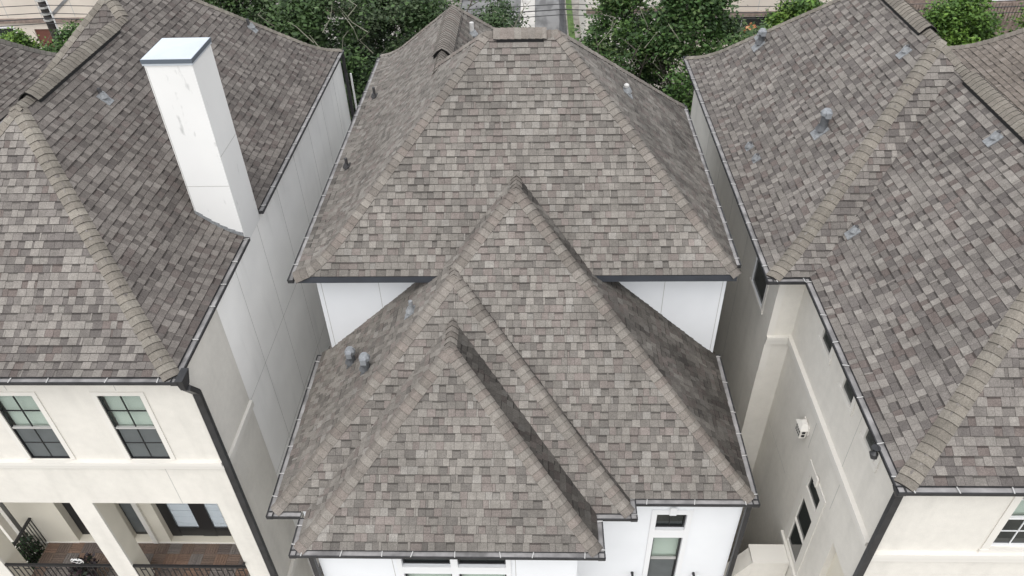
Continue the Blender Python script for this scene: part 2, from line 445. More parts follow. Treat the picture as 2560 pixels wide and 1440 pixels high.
def window(root, pl, u0, u1, v0, v1, fr=black, trimm=creamt, trim=.11, cols=2, rws=(2,2), upper=None, lower=None, bl=blind, depth=.10, head=True, split=.5, ft=.035, sill=True):
    w = MB(); t = ft
    pl.box(w, u0, u1, v1-t, v1, -depth, -depth+.05, fr); pl.box(w, u0, u1, v0, v0+t, -depth, -depth+.05, fr)
    pl.box(w, u0, u0+t, v0+t, v1-t, -depth, -depth+.05, fr); pl.box(w, u1-t, u1, v0+t, v1-t, -depth, -depth+.05, fr)
    vm = v0 + (v1-v0)*split
    sash = [(v0+t, v1-t, rws[0])] if len(rws) == 1 else [(v0+t, vm-.02, rws[1]), (vm+.02, v1-t, rws[0])]
    if len(rws) == 2: pl.box(w, u0+t, u1-t, vm-.02, vm+.02, -depth, -depth+.055, strap if fr is black else fr)
    wo = w.build('window', root)
    for si, (a, b, nr) in enumerate(sash):
        gm = (upper if (si == len(sash)-1) else lower) or glass
        cw = (u1-u0-2*t)/cols; rh = (b-a)/nr
        for i in range(cols):
            for j in range(nr):
                g = MB(); pl.box(g, u0+t+i*cw+.009, u0+t+(i+1)*cw-.009, a+j*rh+.009, a+(j+1)*rh-.009, -depth+.008, -depth+.016, gm); g.build('pane', wo)
        mm = MB()
        for i in range(1, cols): pl.box(mm, u0+t+i*cw-.009, u0+t+i*cw+.009, a, b, -depth+.006, -depth+.03, fr)
        for j in range(1, nr): pl.box(mm, u0+t, u1-t, a+j*rh-.009, a+j*rh+.009, -depth+.006, -depth+.028, fr)
        if mm.f: mm.build('muntin', wo)
    b_ = MB()
    pl.box(b_, u0, u1, v0, v1, -depth-.30, -depth-.29, dark)
    if bl:
        ns = max(3, int((v1-v0)/.06)); hgt = (v1-v0)/ns
        for k in range(ns):
            b_.hexa([pl.p(u0+.02,v0+k*hgt,-depth-.06), pl.p(u1-.02,v0+k*hgt,-depth-.06), pl.p(u1-.02,v0+k*hgt+.004,-depth-.058), pl.p(u0+.02,v0+k*hgt+.004,-depth-.058),
                     pl.p(u0+.02,v0+(k+1)*hgt-.006,-depth-.085), pl.p(u1-.02,v0+(k+1)*hgt-.006,-depth-.085), pl.p(u1-.02,v0+(k+1)*hgt,-depth-.083), pl.p(u0+.02,v0+(k+1)*hgt,-depth-.083)], bl)
    b_.build('blind', wo)
    if trim:
        c = MB(); e = .02
        pl.box(c, u0-trim, u1+trim, v1, v1+trim, .002, e, trimm); pl.box(c, u0-trim, u0, v0, v1, .002, e, trimm); pl.box(c, u1, u1+trim, v0, v1, .002, e, trimm)
        if sill: pl.box(c, u0-trim-.02, u1+trim+.02, v0-.09, v0, .002, e+.015, trimm)
        c.build('window_trim', wo)
    return wo
def jointline(root, pl, a, b, wd=.012):
    m = MB()
    if abs(a[0]-b[0]) < 1e-6: pl.box(m, a[0]-wd/2, a[0]+wd/2, a[1], b[1], .0, .003, joint)
    else: pl.box(m, a[0], b[0], a[1]-wd/2, a[1]+wd/2, .0, .003, joint)
    m.build('control_joint', root)
def slope_frame(side):
    o = OUT[side]; n = (o + Vector((0,0,1))).normalized(); up = (Vector((0,0,1)) - o).normalized(); return n, up, o.cross(Vector((0,0,1)))
def roofpt(roof, x, y): return Vector((x, y, roof.height(x, y)))
def plumb_vent(root, roof, x, y, side, h=.28, r=.045, pm=None, plate=True, fm=None, lean=0):
    """pipe through the roof with its flashing"""
    n, up, lat = slope_frame(side); p = roofpt(roof, x, y); pm = pm or pipe; fm = fm or leadm
    v = MB(); v.tube([p - Vector((0,0,.05)), p + Vector((lean,0,h)), p+Vector((lean,0,h+.012))], [r, r, r*.7], pm, 10); o = v.build('vent_pipe', root)
    if plate:
        m = MB(); q = p + n*.03
        c = [q - up*.20 - lat*.12, q - up*.20 + lat*.12, q + up*.11 + lat*.12, q + up*.11 - lat*.12]
        m.hexa([a - n*.03 for a in c] + c, fm)
        m.tube([q - up*.01, q + Vector((0,0,.10)), q + Vector((0,0,.12))], [r*2.3, r*1.35, r*1.1], fm, 12); m.build('flashing', o)
    return o
flued = mat('painted_flue', (.085,.088,.092), .6, [(9, .8, 1.2, 3)])
def hood_vent(root, roof, x, y, side, h=.36, r=.10, plate=True):
    """galvanised flue with a boxy hood"""
    n, up, lat = slope_frame(side); p = roofpt(roof, x, y)
    v = MB(); v.tube([p - Vector((0,0,.05)), p + Vector((0,0,h))], [r*1.05, r*.95], flued, 12); o = v.build('flue_vent', root)
    fm = leadm if plate else flued; k_ = 1. if plate else .62; m = MB(); q = p + n*.028; c = [q - up*.26*k_ - lat*.18*k_, q - up*.26*k_ + lat*.18*k_, q + up*.14*k_ + lat*.18*k_, q + up*.14*k_ - lat*.18*k_]
    m.hexa([a - n*.03 for a in c] + c, fm); m.tube([q - up*.02, q+Vector((0,0,.1))], [r*1.5, r*1.1], flued, 12); m.build('flashing', o)
    m = MB(); z = p.z + h - .03; k = r*1.4; j = r*.95
    oc = [(k*math.cos(a*math.pi/4+math.pi/8), k*math.sin(a*math.pi/4+math.pi/8)) for a in range(8)]
    b0 = [(x+a, y+b, z) for a, b in oc]; b1 = [(x+a, y+b, z+.07) for a, b in oc]; b2 = [(x+a*.62, y+b*.62, z+.14) for a, b in oc]
    for i in range(8):
        i2 = (i+1) % 8; m.poly([b0[i], b0[i2], b1[i2], b1[i]], galv); m.poly([b1[i], b1[i2], b2[i2], b2[i]], galv)
    m.poly(b2, galv); m.poly(b0[::-1], galv)
    m.box(x-.06, x+.06, y-k-.05, y-k+.04, z-.02, z+.11, galv); m.build('vent_hood', o)
    return o
def ridge_vent(root, p, q, pal, W=.20, hh=.05, e=.155, slot=True):
    p, q = Vector(p), Vector(q); d = q-p; L = d.length; d.normalize()
    o = Vector((1,0,0)) if abs(d.y) > .5 else Vector((0,1,0)); up = Vector((0,0,1)); k = W*.78
    base = MB()
    A, B = p + d*.07, p + d*(L-.07)
    for s_ in (1, -1):
        base.hexa([A+o*s_*W*.3-up*.25, B+o*s_*W*.3-up*.25, B+o*s_*W*.96-up*(k+.05), A+o*s_*W*.96-up*(k+.05), A+o*s_*W*.1+up*(hh-.02), B+o*s_*W*.1+up*(hh-.02), B+o*s_*W*.96-up*(k-hh+.03), A+o*s_*W*.96-up*(k-hh+.03)], vent_d)
    v = base.build('ridge_vent', root)
    l = 0.
    while l < L-.02:
        l2 = min(l+e*1.1, L); m = MB(); v_ = U(.92,1.07); c = tuple(x*v_ for x in random.choice(pal))
        a, b = p + d*l, p + d*l2; T = []
        for (pt, h) in ((a, .016), (b, .004)):
            T.append([pt - o*W*1.06 + up*(hh-k+h-.02), pt - o*W*.55 + up*(hh-k*.46+h+.012), pt + up*(hh+h), pt + o*W*.55 + up*(hh-k*.46+h+.012), pt + o*W*1.06 + up*(hh-k+h-.02)])
        for j in range(4):
            t = [T[0][j], T[0][j+1], T[1][j+1], T[1][j]]
            if (t[1]-t[0]).cross(t[2]-t[0]).z < 0: t = t[::-1]
            m.poly(t, shing, c); m.poly([T[0][j]-up*.022, T[0][j+1]-up*.022, T[0][j+1], T[0][j]], edge)
            m.poly([T[0][j]-up*.022, T[0][j+1]-up*.022, T[1][j+1]-up*.022, T[1][j]-up*.022], edge)
        for j in (0, 4): m.poly([T[0][j]-up*.022, T[1][j]-up*.022, T[1][j], T[0][j]], edge)
        m.build('ridge_cap', v); l += e
    return v
def downspout(root, pts, w=.10):
    m = MB()
    for a, b in zip(pts, pts[1:]):
        a, b = Vector(a), Vector(b); d = (b-a).normalized()
        x = Vector((1,0,0)); y = d.cross(x).normalized(); x = y.cross(d)
        c = [a-x*w/2-y*w*.4, a+x*w/2-y*w*.4, a+x*w/2+y*w*.4, a-x*w/2+y*w*.4]
        m.hexa(c + [q + (b-a) for q in c], bronze)
    return m.build('downspout', root)

# palettes (albedo)
PAL_C = [(0.36, (0.1776, 0.1629, 0.1448)), (0.28, (0.1507, 0.1373, 0.1225)), (0.18, (0.1601, 0.138, 0.1245)), (0.11, (0.1278, 0.1164, 0.1048)), (0.07, (0.1938, 0.1804, 0.1625))]
CAP_C = [(0.1623, 0.144, 0.1257), (0.1784, 0.1602, 0.1411), (0.1492, 0.1332, 0.1172), (0.1638, 0.141, 0.1242), (0.187, 0.1702, 0.1496)]
PAL_S = [(0.33, (0.184, 0.1678, 0.151)), (0.27, (0.1471, 0.1328, 0.121)), (0.2, (0.1203, 0.1078, 0.0997)), (0.14, (0.1293, 0.1078, 0.0978)), (0.06, (0.2044, 0.1884, 0.1694))]
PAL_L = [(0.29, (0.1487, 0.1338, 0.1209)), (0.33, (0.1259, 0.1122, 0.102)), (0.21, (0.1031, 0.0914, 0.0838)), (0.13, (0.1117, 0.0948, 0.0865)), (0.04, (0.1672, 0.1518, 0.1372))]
CAP_S = [(0.1852, 0.1664, 0.1404), (0.1674, 0.1508, 0.1273), (0.1945, 0.1771, 0.1502), (0.1615, 0.1442, 0.1222), (0.153, 0.1375, 0.1174)]
PAL_B = [(.5,(.172,.148,.127)), (.3,(.146,.126,.109)), (.2,(.193,.168,.146))]
GZ = -H
# ------------------------------------------------------------------ ground
g = MB(); g.box(-300, 300, -80, 420, GZ-.5, GZ, soil); tag(g.build('ground'), 'bare brown earth under and around the houses', 'ground', kind='structure')

g = MB(); g.box(-60, 60, 25.4, 40.5, GZ+.002, GZ+.05, mulch); tag(g.build('planting_strip'), 'dark mulched strip under the row of trees behind the houses', 'ground', kind='structure')

# ------------------------------------------------------------------ the middle house
def middle_house():
    root = thing('house', 'white house in the middle with three stacked hip roofs of tan grey shingles', 'house', (-.5, 14, GZ))
    ue, le = -10., -12.78
    Ub = Block(-5.27, 4.23, 12.6, 20.62, ue, PU, L=PL, R=[(0,0),(.3,.28),(1,.98),(2,1.98)]); Wb = Block(-5.27, .0, 14.5, 24.66, ue, PU, L=PL, R=[(0,0),(1,1)], B=[(0,0),(1,1)])
    Lb = Block(-5.27, 4.20, 8.98, 20.5, le, PC, F=[(0,0),(.3,.24),(1,.89),(2,1.82)], R=[(0,0),(.3,.24),(1,.89),(2,1.82)]); Mb = Block(-5.27, 1.78, 8.64, 19, le, PC); Bb = Block(-4.6, 1.1, 7.8, 15, le, PC)
    low = (Lb, Mb, Bb)
    def hid(b, o, p):        # the lower roofs run under the upper eaves up to the wall
        if b in low and o in (Ub, Wb): return p.y < 13.05
        return False
    rf = Roof([Ub, Wb, Lb, Mb, Bb], PAL_C, hid)
    deck = MB()
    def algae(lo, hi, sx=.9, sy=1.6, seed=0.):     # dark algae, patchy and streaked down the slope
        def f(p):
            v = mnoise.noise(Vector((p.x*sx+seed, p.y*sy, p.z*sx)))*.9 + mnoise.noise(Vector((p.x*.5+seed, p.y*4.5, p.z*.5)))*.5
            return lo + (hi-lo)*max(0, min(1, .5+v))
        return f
    rf.face(Ub, 'F', deck=deck)
    rf.face(Ub, 'L', uhi=lambda d0: (lambda d: 24.66-Wb.D('B', Ub.Hs('L', d))) if d0 < Wb.D('L', Wb.hmax)-.05 else (lambda d: 20.62-Ub.D('B', Ub.Hs('L', d))), deck=deck)
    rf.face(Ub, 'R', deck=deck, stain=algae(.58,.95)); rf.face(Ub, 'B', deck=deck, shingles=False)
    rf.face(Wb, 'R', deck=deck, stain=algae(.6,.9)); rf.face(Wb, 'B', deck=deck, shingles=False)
    rf.face(Lb, 'F', deck=deck)
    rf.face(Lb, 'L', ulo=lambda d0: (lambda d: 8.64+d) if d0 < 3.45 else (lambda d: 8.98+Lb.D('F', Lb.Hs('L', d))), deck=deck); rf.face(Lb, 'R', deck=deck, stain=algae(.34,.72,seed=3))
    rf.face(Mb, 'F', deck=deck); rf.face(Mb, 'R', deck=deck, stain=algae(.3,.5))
    for s_ in 'FL': rf.face(Bb, s_, deck=deck)
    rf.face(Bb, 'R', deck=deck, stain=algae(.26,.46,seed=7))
    roofp = deck.build('roof', root)
    kw = dict(W=.16, pal=CAP_C, lift=.035)
    uL, uR = Ub.D('L', Ub.hmax), Ub.D('R', Ub.hmax); wL = Wb.D('L', Wb.hmax); wy = 24.66-Wb.D('B', Wb.hmax); wx = -5.27+wL; ux0, ux1, uy = -5.27+uL, 4.23-uR, 12.6+Ub.D('F', Ub.hmax)
    rf.hip(Ub, -5.27, 12.6, 0, uL, **kw); rf.hip(Ub, 4.23, 12.6, 0, uR, **kw); rf.hip(Ub, 4.23, 20.62, 0, uR, **kw); rf.hip(Ub, -5.27, 20.62, wL, uL, check=False, **kw)
    zr = ue+Ub.hmax; rf.ridge(Ub, (ux0,uy,zr), (ux0+.2,uy,zr), **kw); rf.ridge(Ub, (ux1,uy,zr), (ux1-.28,uy,zr), **kw)
    zw = ue+Wb.hmax; rf.ridge(Wb, (wx,17.6,zw), (wx,19.0,zw), **kw); rf.ridge(Wb, (wx,wy,zw), (wx,wy-.35,zw), **kw)
    rf.hip(Wb, -5.27, 24.66, 0, wL, **kw); rf.hip(Wb, 0., 24.66, 0, Wb.hmax, **kw)
    lL, lR, lF = (Lb.D(k, Lb.hmax) for k in 'LRF'); lx = -5.27+lL
    rf.hip(Lb, -5.27, 8.98, 3.5, lL, check=False, **kw); rf.hip(Lb, 4.20, 8.98, 0, lR, check=False, **kw)
    zl = le+Lb.hmax; rf.ridge(Lb, (lx,8.98+lF,zl), (lx,14.75,zl), **kw)
    rf.hip(Mb, -5.27, 8.64, 0, 3.525, check=False, **kw); rf.hip(Mb, 1.78, 8.64, 0, 3.525, check=False, **kw)
    zm = le+Mb.hmax; rf.ridge(Mb, (-1.745,12.16,zm), (-1.745,12.55,zm), **kw)
    rf.hip(Bb, -4.6, 7.8, 0, 2.85, check=False, **kw); rf.hip(Bb, 1.1, 7.8, 0, 2.85, check=False, **kw)
    zb = le+Bb.hmax; rf.ridge(Bb, (-1.75,10.65,zb), (-1.75,11.55,zb), **kw)
    rf.finish(root, roofp)
    ridge_vent(root, (ux0+.17,uy,zr+.03), (ux1-.25,uy,zr+.03), CAP_C)
    ridge_vent(root, (wx,18.75,zw+.03), (wx,wy-.3,zw+.03), CAP_C, W=.25)
    # gutters: lower roofs
    gutter(root, (-5.27,13.05), (-5.27,8.52), (-1,0,0), le); gutter(root, (-5.39,8.64), (-4.72,8.64), (0,-1,0), le, straps=False, ends=(True,False))
    gutter(root, (-4.6,8.5), (-4.6,7.68), (-1,0,0), le, step=.55); gutter(root, (-4.72,7.8), (1.22,7.8), (0,-1,0), le)
    gutter(root, (1.1,7.68), (1.1,8.52), (1,0,0), le, step=.6); gutter(root, (1.1,8.64), (1.9,8.64), (0,-1,0), le, straps=False)
    gutter(root, (1.78,8.52), (1.78,8.98), (1,0,0), le, step=.4); gutter(root, (1.9,8.98), (4.32,8.98), (0,-1,0), le); gutter(root, (4.2,8.86), (4.2,13.05), (1,0,0), le)
    # upper roof: gutters at the sides, a slate fascia over the front wall
    gutter(root, (-5.27,24.5), (-5.27,12.5), (-1,0,0), ue); gutter(root, (4.23,12.95), (4.23,20.6), (1,0,0), ue)
    gutter(root, (-5.35,24.66), (.05,24.66), (0,1,0), ue, straps=False); gutter(root, (.1,20.62), (4.3,20.62), (0,1,0), ue, straps=False)
    for a, b in ((-5.25,-2.1), (1.06, 4.2)):
        f = MB(); f.box(a, b, 12.595, 12.635, ue-.17, ue-.012, fascia); f.box(a, b, 12.635, 13.045, ue-.06, ue-.035, fascia); f.build('fascia', root)
    f = MB(); f.box(-5.3, -5.0, 12.64, 24.6, ue-.14, ue-.1, trimw); f.box(-4.6, 1.1, 7.81, 8.1, le-.15, le-.11, trimw)
    f.box(.9, 1.77, 8.66, 9.3, le-.15, le-.11, trimw); f.box(1.77, 4.2, 9.0, 9.3, le-.15, le-.11, trimw); f.box(-5.25, -4.98, 8.7, 13.04, le-.15, le-.11, trimw); f.build('soffit', root)
    # walls
    m = MB(); pu = Pl((0,13.05,0), (1,0,0), (0,-1,0))
    pu.wall(m, -4.98, 4.14, -14, ue-.04, [], white)
    pr = Pl((4.14,0,0), (0,1,0), (1,0,0)); pr.wall(m, 13.05, 20.5, GZ, ue-.04, [(13.35,14.35,-12.55,-10.75)], white)
    pL = Pl((-4.98,0,0), (0,-1,0), (-1,0,0)); pL.wall(m, -24.5, -13.05, GZ, ue-.1, [], white)
    pb = Pl((0,24.5,0), (-1,0,0), (0,1,0)); pb.wall(m, .25, 4.98, GZ, ue-.04, [], white); pb2 = Pl((0,20.5,0), (-1,0,0), (0,1,0)); pb2.wall(m, -4.14, .25, GZ, ue-.04, [], white)
    m.poly([(-.25,20.5,GZ),(-.25,24.5,GZ),(-.25,24.5,ue-.04),(-.25,20.5,ue-.04)], white)
    m.build('upper_wall', root)
    m = MB(); holes = [(2.46,3.09,-14.32,-13.75), (2.46,3.09,-16.5,-14.6)]
    pf = Pl((0,9.3,0), (1,0,0), (0,-1,0)); pf.wall(m, .76, 4.2, GZ, le-.04, holes, white)
    ml = MB()
    pf2 = Pl((0,9.2,0), (1,0,0), (0,-1,0)); pf2.wall(ml, -4.98, -4.42, GZ, le-.04, [], white)
    prr = Pl((4.2,0,0), (0,1,0), (1,0,0)); prr.wall(m, 9.3, 13.05, GZ, le-.06, [], white)
    pll = Pl((-4.98,0,0), (0,-1,0), (-1,0,0)); pll.wall(ml, -13.05, -9.2, GZ, le-.06, [], white)
    m.build('lower_wall', root); ml.build('lower_wall', root)
    m = MB(); bh = [(-2.74,-1.77,-13.82,-13.42), (-1.63,-.67,-13.82,-13.42), (-2.74,-1.77,-16.4,-14.06), (-1.63,-.67,-16.4,-14.06)]
    pv = Pl((0,8.1,0), (1,0,0), (0,-1,0)); pv.wall(m, -4.40, .74, GZ, le-.04, bh, white)
    pv1 = Pl((-4.40,0,0), (0,-1,0), (-1,0,0)); pv1.wall(m, -9.2, -8.1, GZ, le-.06, [], white); pv2 = Pl((.74,0,0), (0,1,0), (1,0,0)); pv2.wall(m, 8.1, 9.3, GZ, le-.06, [], white)
    m.build('bay_wall', root)
    for pl, h, rw in ((pv, bh[0], (1,)), (pv, bh[1], (1,)), (pf, holes[0], (1,))):
        window(root, pl, *h, fr=black, trim=0, cols=2 if pl is pf else 1, rws=rw, upper=dglass, bl=None)
    for pl, h in ((pv, bh[2]), (pv, bh[3]), (pf, holes[1])):
        window(root, pl, *h, fr=black, trim=0, cols=1, rws=(1,1), upper=glass, lower=screen, bl=blind)
    t = MB()
    pv.box(t, -2.84,-2.74,-16.5,-13.2,.002,.035,trimw); pv.box(t,-.67,-.57,-16.5,-13.2,.002,.035,trimw); pv.box(t,-1.77,-1.63,-16.5,-13.2,.002,.03,trimw)
    for a, b in ((-2.74,-1.77), (-1.63,-.67)): pv.box(t, a, b, -14.06, -13.82, .002, .03, trimw)
    t.build('window_trim', root); t = MB()
    pf.box(t,2.35,2.46,-16.6,-13.6,.002,.03,trimw); pf.box(t,3.09,3.20,-16.6,-13.6,.002,.03,trimw); pf.box(t,2.46,3.09,-13.75,-13.6,.002,.03,trimw); pf.box(t,2.46,3.09,-14.6,-14.32,.002,.03,trimw)
    pf.box(t,2.71,2.85,-13.74,-13.5,.03,.06,trimw)
    t.build('window_trim', root)
    window(root, pr, 13.35,14.35,-12.55,-10.75, fr=black, trimm=trimw, cols=1, rws=(2,2), upper=dglass, lower=dglass, bl=None)
    jointline(root, pu, (-3.58,-14), (-3.58,ue-.2)); jointline(root, pu, (2.79,-14), (2.79,ue-.2))
    jointline(root, pu, (-4.88,-14), (-4.88,ue-.2)); jointline(root, pu, (4.06,-14), (4.06,ue-.2))
    jointline(root, pv, (-.48,-16.5), (-.48,-13)); jointline(root, pv, (-2.93,-16.5), (-2.93,-13))
    # corner spouts and lamp brackets
    downspout(root, [(4.27,9.2,le-.1), (4.27,9.2,GZ+.05)]); downspout(root, [(-4.47,8.0,le-.1), (-4.47,8.0,GZ+.05)])
    for x in (2.11, 3.5):
        b = MB(); b.tube([(x,9.29,-16.05),(x,9.13,-16.03),(x,9.11,-16.02)], [.035,.02,.02], black, 8); b.tube([(x,9.12,-16.0),(x,9.12,-16.3)], [.03,.015], black, 8); b.tube([(x-.05,9.12,-16.0),(x+.05,9.12,-16.0)], .022, black, 6); b.build('shutter_hook', root)
    # things through the roof
    plumb_vent(root, rf, -4.90, 21.1, 'L', h=.32, r=.04, plate=True, fm=pipe); plumb_vent(root, rf, -4.94, 17.0, 'L', h=.28, r=.04, fm=pipe)
    o = plumb_vent(root, rf, 2.11, 17.0, 'R', h=.14, r=.05, pm=galv); c = MB(); p = roofpt(rf, 2.11, 17.0); c.tube([p+Vector((0,0,.14)), p+Vector((0,0,.19)), p+Vector((0,0,.22))], [.065,.065,.03], pvcg, 12); c.build('vent_cap', o)
    plumb_vent(root, rf, -1.88, 21.4, 'R', h=.36, r=.065, pm=pvcg)
    plumb_vent(root, rf, -2.69, 12.0, 'L', h=.30, r=.045, pm=leadm)
    hood_vent(root, rf, -4.13, 11.8, 'L', h=.32, r=.085, plate=False); hood_vent(root, rf, -3.63, 11.15, 'L', h=.32, r=.085, plate=False)
    return rf
middle_house()

# ------------------------------------------------------------------ the house on the left
def left_house():
    root = thing('house', 'cream house with a tall white chimney and a balcony, left of the middle house', 'house', (-10.3, 15, GZ))
    ez = -9.75; xr = -6.63
    A = Block(-13.93, xr, 9.38, 22, ez, PS, F=[(a/.87, b) for a, b in PS]); Bk = Block(-14.83, xr, 14.85, 24.57, ez, PS)
    rf = Roof([A, Bk], PAL_L); deck = MB()
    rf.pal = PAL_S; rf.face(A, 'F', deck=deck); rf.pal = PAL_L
    rf.face(Bk, 'R', ulo=lambda d0: (lambda d: 9.38+d/.87) if d0 < 3.6 else (lambda d: 14.85+d), deck=deck)
    rf.face(Bk, 'F', deck=deck); rf.face(Bk, 'B', deck=deck, shingles=False); rf.face(Bk, 'L', deck=deck, shingles=False); rf.face(A, 'L', deck=deck, shingles=False)
    roofp = deck.build('roof', root)
    kw = dict(W=.168, pal=CAP_S, e=.165, lift=.012)
    rf.hip(A, xr, 9.38, 0, 3.65, check=False, **kw); rf.hip(A, -13.93, 9.38, 0, 3.65, **kw); za = ez+A.Hs('L',3.65); zb = ez+Bk.Hs('L',4.1)
    rf.ridge(A, (-10.28,13.58,za), (-10.28,13.98,za), check=False, **kw); rf.ridge(A, (-10.28,17.88,za), (-10.28,18.5,za), check=False, **kw)
    rf.hip(Bk, xr, 14.85, 3.65, 4.1, check=False, **kw); rf.hip(Bk, -14.83, 14.85, 0, 4.1, **kw); rf.hip(Bk, xr, 24.57, 0, 4.1, **kw)
    rf.ridge(Bk, (-10.73,18.95,zb), (-10.73,20.47,zb), check=False, **kw)
    rf.finish(root, roofp)
    ridge_vent(root, (-10.28,13.95,za+.03), (-10.28,17.9,za+.03), CAP_S)
    # chimney on the side wall
    x0, x1, y0, y1, zt = -7.56, -6.62, 13.75, 14.80, -5.62
    c = MB(); c.box(x0, x1, y0, y1, ez-.22, zt, chim); ch = c.build('chimney', root)
    c = MB(); c.box(x0-.03, x1+.03, y0-.03, y1+.03, zt-.05, zt+.03, capd); c.box(x0-.022, x1+.022, y0-.022, y1+.022, zt-.09, zt-.05, capm)
    zc = zt+.033; c.poly([(x0-.02,y0-.02,zc),(x1+.02,y0-.02,zc),((x0+x1)/2,(y0+y1)/2,zc+.022)], capm); c.poly([(x1+.02,y0-.02,zc),(x1+.02,y1+.02,zc),((x0+x1)/2,(y0+y1)/2,zc+.022)], capm)
    c.poly([(x1+.02,y1+.02,zc),(x0-.02,y1+.02,zc),((x0+x1)/2,(y0+y1)/2,zc+.022)], capm); c.poly([(x0-.02,y1+.02,zc),(x0-.02,y0-.02,zc),((x0+x1)/2,(y0+y1)/2,zc+.022)], capm); c.build('chimney_cap', ch)
    fl = MB(); n_ = 6
    for k in range(n_):
        a, b = x0 + (xr-x0)*k/n_, x0 + (xr-x0)*(k+1)/n_
        za_, zb_ = ez+Bk.Hs('L',xr-a), ez+Bk.Hs('L',xr-b)
        fl.hexa([(a,y0-.012,za_-.03),(b,y0-.012,zb_-.03),(b,y0-.002,zb_-.03),(a,y0-.002,za_-.03),(a,y0-.012,za_+.09),(b,y0-.012,zb_+.12),(b,y0-.002,zb_+.12),(a,y0-.002,za_+.09)], leadm)
    zl_ = ez+Bk.Hs('L',xr-x0); fl.box(x0-.012, x0-.002, y0, y1, zl_-.03, zl_+.10, leadm); fl.build('flashing', ch)
    pc = Pl((0,y0,0), (1,0,0), (0,-1,0)); pcr = Pl((x1,0,0), (0,1,0), (1,0,0))
    jointline(ch, pc, (x0,-8.42), (x1,-8.42)); jointline(ch, pcr, (y0,-7.72), (y1,-7.72)); jointline(ch, pc, (x0+.02,-9.5), (x0+.02,zt-.14))
    # walls
    xw = -6.65; m = MB(); ps = Pl((xw,0,0), (0,1,0), (1,0,0)); ps.wall(m, 9.75, 24.4, GZ, ez-.05, [], grey); m.build('side_wall', root)
    m = MB(); ps.box(m, 9.75, 11.58, GZ, ez-.14, .003, .03, cream); m.build('corner_panel', root)
    m = MB(); ps.box(m, 9.76, 11.58, -12.95, -12.78, .03, .10, creamt); ps.box(m, 9.76, 24, -18.45, -18.22, .03, .12, creamt); m.build('wall_ledge', root)
    for y in (12.9, 14.6, 16.3, 18., 19.7, 21.4, 23.1): jointline(root, ps, (y, GZ), (y, ez-.14))
    for v in (-12.9, -15.6): jointline(root, ps, (11.6, v), (24.4, v))
    pf = Pl((0,9.75,0), (1,0,0), (0,-1,0)); wins = [(-8.53,-7.68,-12.58,-10.63), (-10.66,-9.81,-12.58,-10.63), (-12.8,-11.95,-12.58,-10.63)]
    m = MB(); op = [(-13.2,-10.49,-20,-14.15), (-9.98,-7.14,-20,-14.15)]
    pf.wall(m, -13.9, xw+.03, -20., ez-.05, wins+op, cream, depth=.055)
    for a, b in ((-10.49,-9.98), (-7.14,xw+.03), (-13.9,-13.2)):      # the piers are solid
        pf.box(m, a+.003, b-.003, -20, -14.15, -.5, -.004, beige)
    pf.box(m, -13.69, -7.14, -14.16, -14.12, -1.4, -.06, beige)
    m.build('front_wall', root)
    for h in wins: window(root, pf, *h, fr=black, trimm=creamt, trim=.10, cols=2, rws=(2,2), upper=glass, lower=screen, bl=blind, depth=.055, ft=.022, sill=False)
    m = MB(); pf.box(m, -13.9, xw+.05, -12.70, -12.60, .0, .10, creamt); pf.box(m, -13.9, xw+.05, -12.83, -12.70, .0, .06, creamt); m.build('belt_course', root)
    jointline(root, pf, (-7.92,-14.15), (-7.92,-12.85)); jointline(root, pf, (-8.1,-10.5), (-8.1,ez-.15)); jointline(root, pf, (-10.24,-10.5), (-10.24,ez-.15))
    # balcony behind the openings
    pb = Pl((0,11.1,0), (1,0,0), (0,-1,0)); m = MB(); bh = [(-12.38,-11.40,-17.84,-14.2), (-10.90,-10.33,-17.84,-14.2), (-9.86,-7.2,-17.84,-14.2)]
    pb.wall(m, -13.69, xw+.0, -18.2, -14.12, bh, beige, depth=.25); m.box(-13.25, xw, 9.75, 11.1, -18.2, -17.93, beige)
    m.poly([(xw-.5,9.75,-18),(xw-.5,11.1,-18),(xw-.5,11.1,-14.12),(xw-.5,9.75,-14.12)], beige); m.build('balcony_wall', root)
    m = MB(); pb.box(m, -10.33, -10.20, -17.86, -14.2, .002, .05, creamt); pb.box(m, -13.69, -12.38, -17.93, -17.87, .002, .03, creamt); pb.box(m, -12.38,-7.15, -17.93, -17.86, -.02, .02, creamt); m.build('door_trim', root)
    d = MB(); pb.box(d, -12.38,-11.40,-17.84,-14.2,-.25,-.2,black); pb.box(d,-12.1,-11.5,-17.75,-17.45,-.2,-.185,blindw); d.build('balcony_door', root)
    w = MB(); pb.box(w,-10.9,-10.33,-17.84,-14.2,-.25,-.22,black); wo = w.build('window', root)
    for a, b, mm in ((-16.3,-14.3,dglass), (-17.7,-16.36,screen)):
        q = MB(); pb.box(q,-10.85,-10.38,a,b,-.22,-.2,mm); q.build('pane', wo)
    q = MB(); pb.box(q,-10.86,-10.37,-15.75,-14.3,-.2,-.19,blindw); pb.box(q,-10.9,-10.33,-16.37,-16.32,-.22,-.17,strap); q.build('blind', wo)
    d = MB(); pb.box(d,-9.86,-7.2,-17.84,-14.2,-.25,-.22,black)
    for a, b in ((-9.86,-9.6), (-9.02,-8.62), (-8.02,-7.2)): pb.box(d, a, b, -17.8, -14.2, -.22, -.15, black)
    pb.box(d,-9.86,-7.2,-17.8,-17.42,-.22,-.16,black); do = d.build('french_door', root)
    for a, b in ((-9.62,-9.0), (-8.64,-8.0)):
        q = MB(); pb.box(q,a+.02,b-.02,-17.41,-14.25,-.175,-.17,mat_glass_light()); q.build('pane', do)
        q = MB()
        for k in range(22): pb.box(q,a+.02,b-.02,-17.4+k*.14,-17.275+k*.14,-.215,-.19-.01*(k%2),blindw)
        q.build('blind', do)
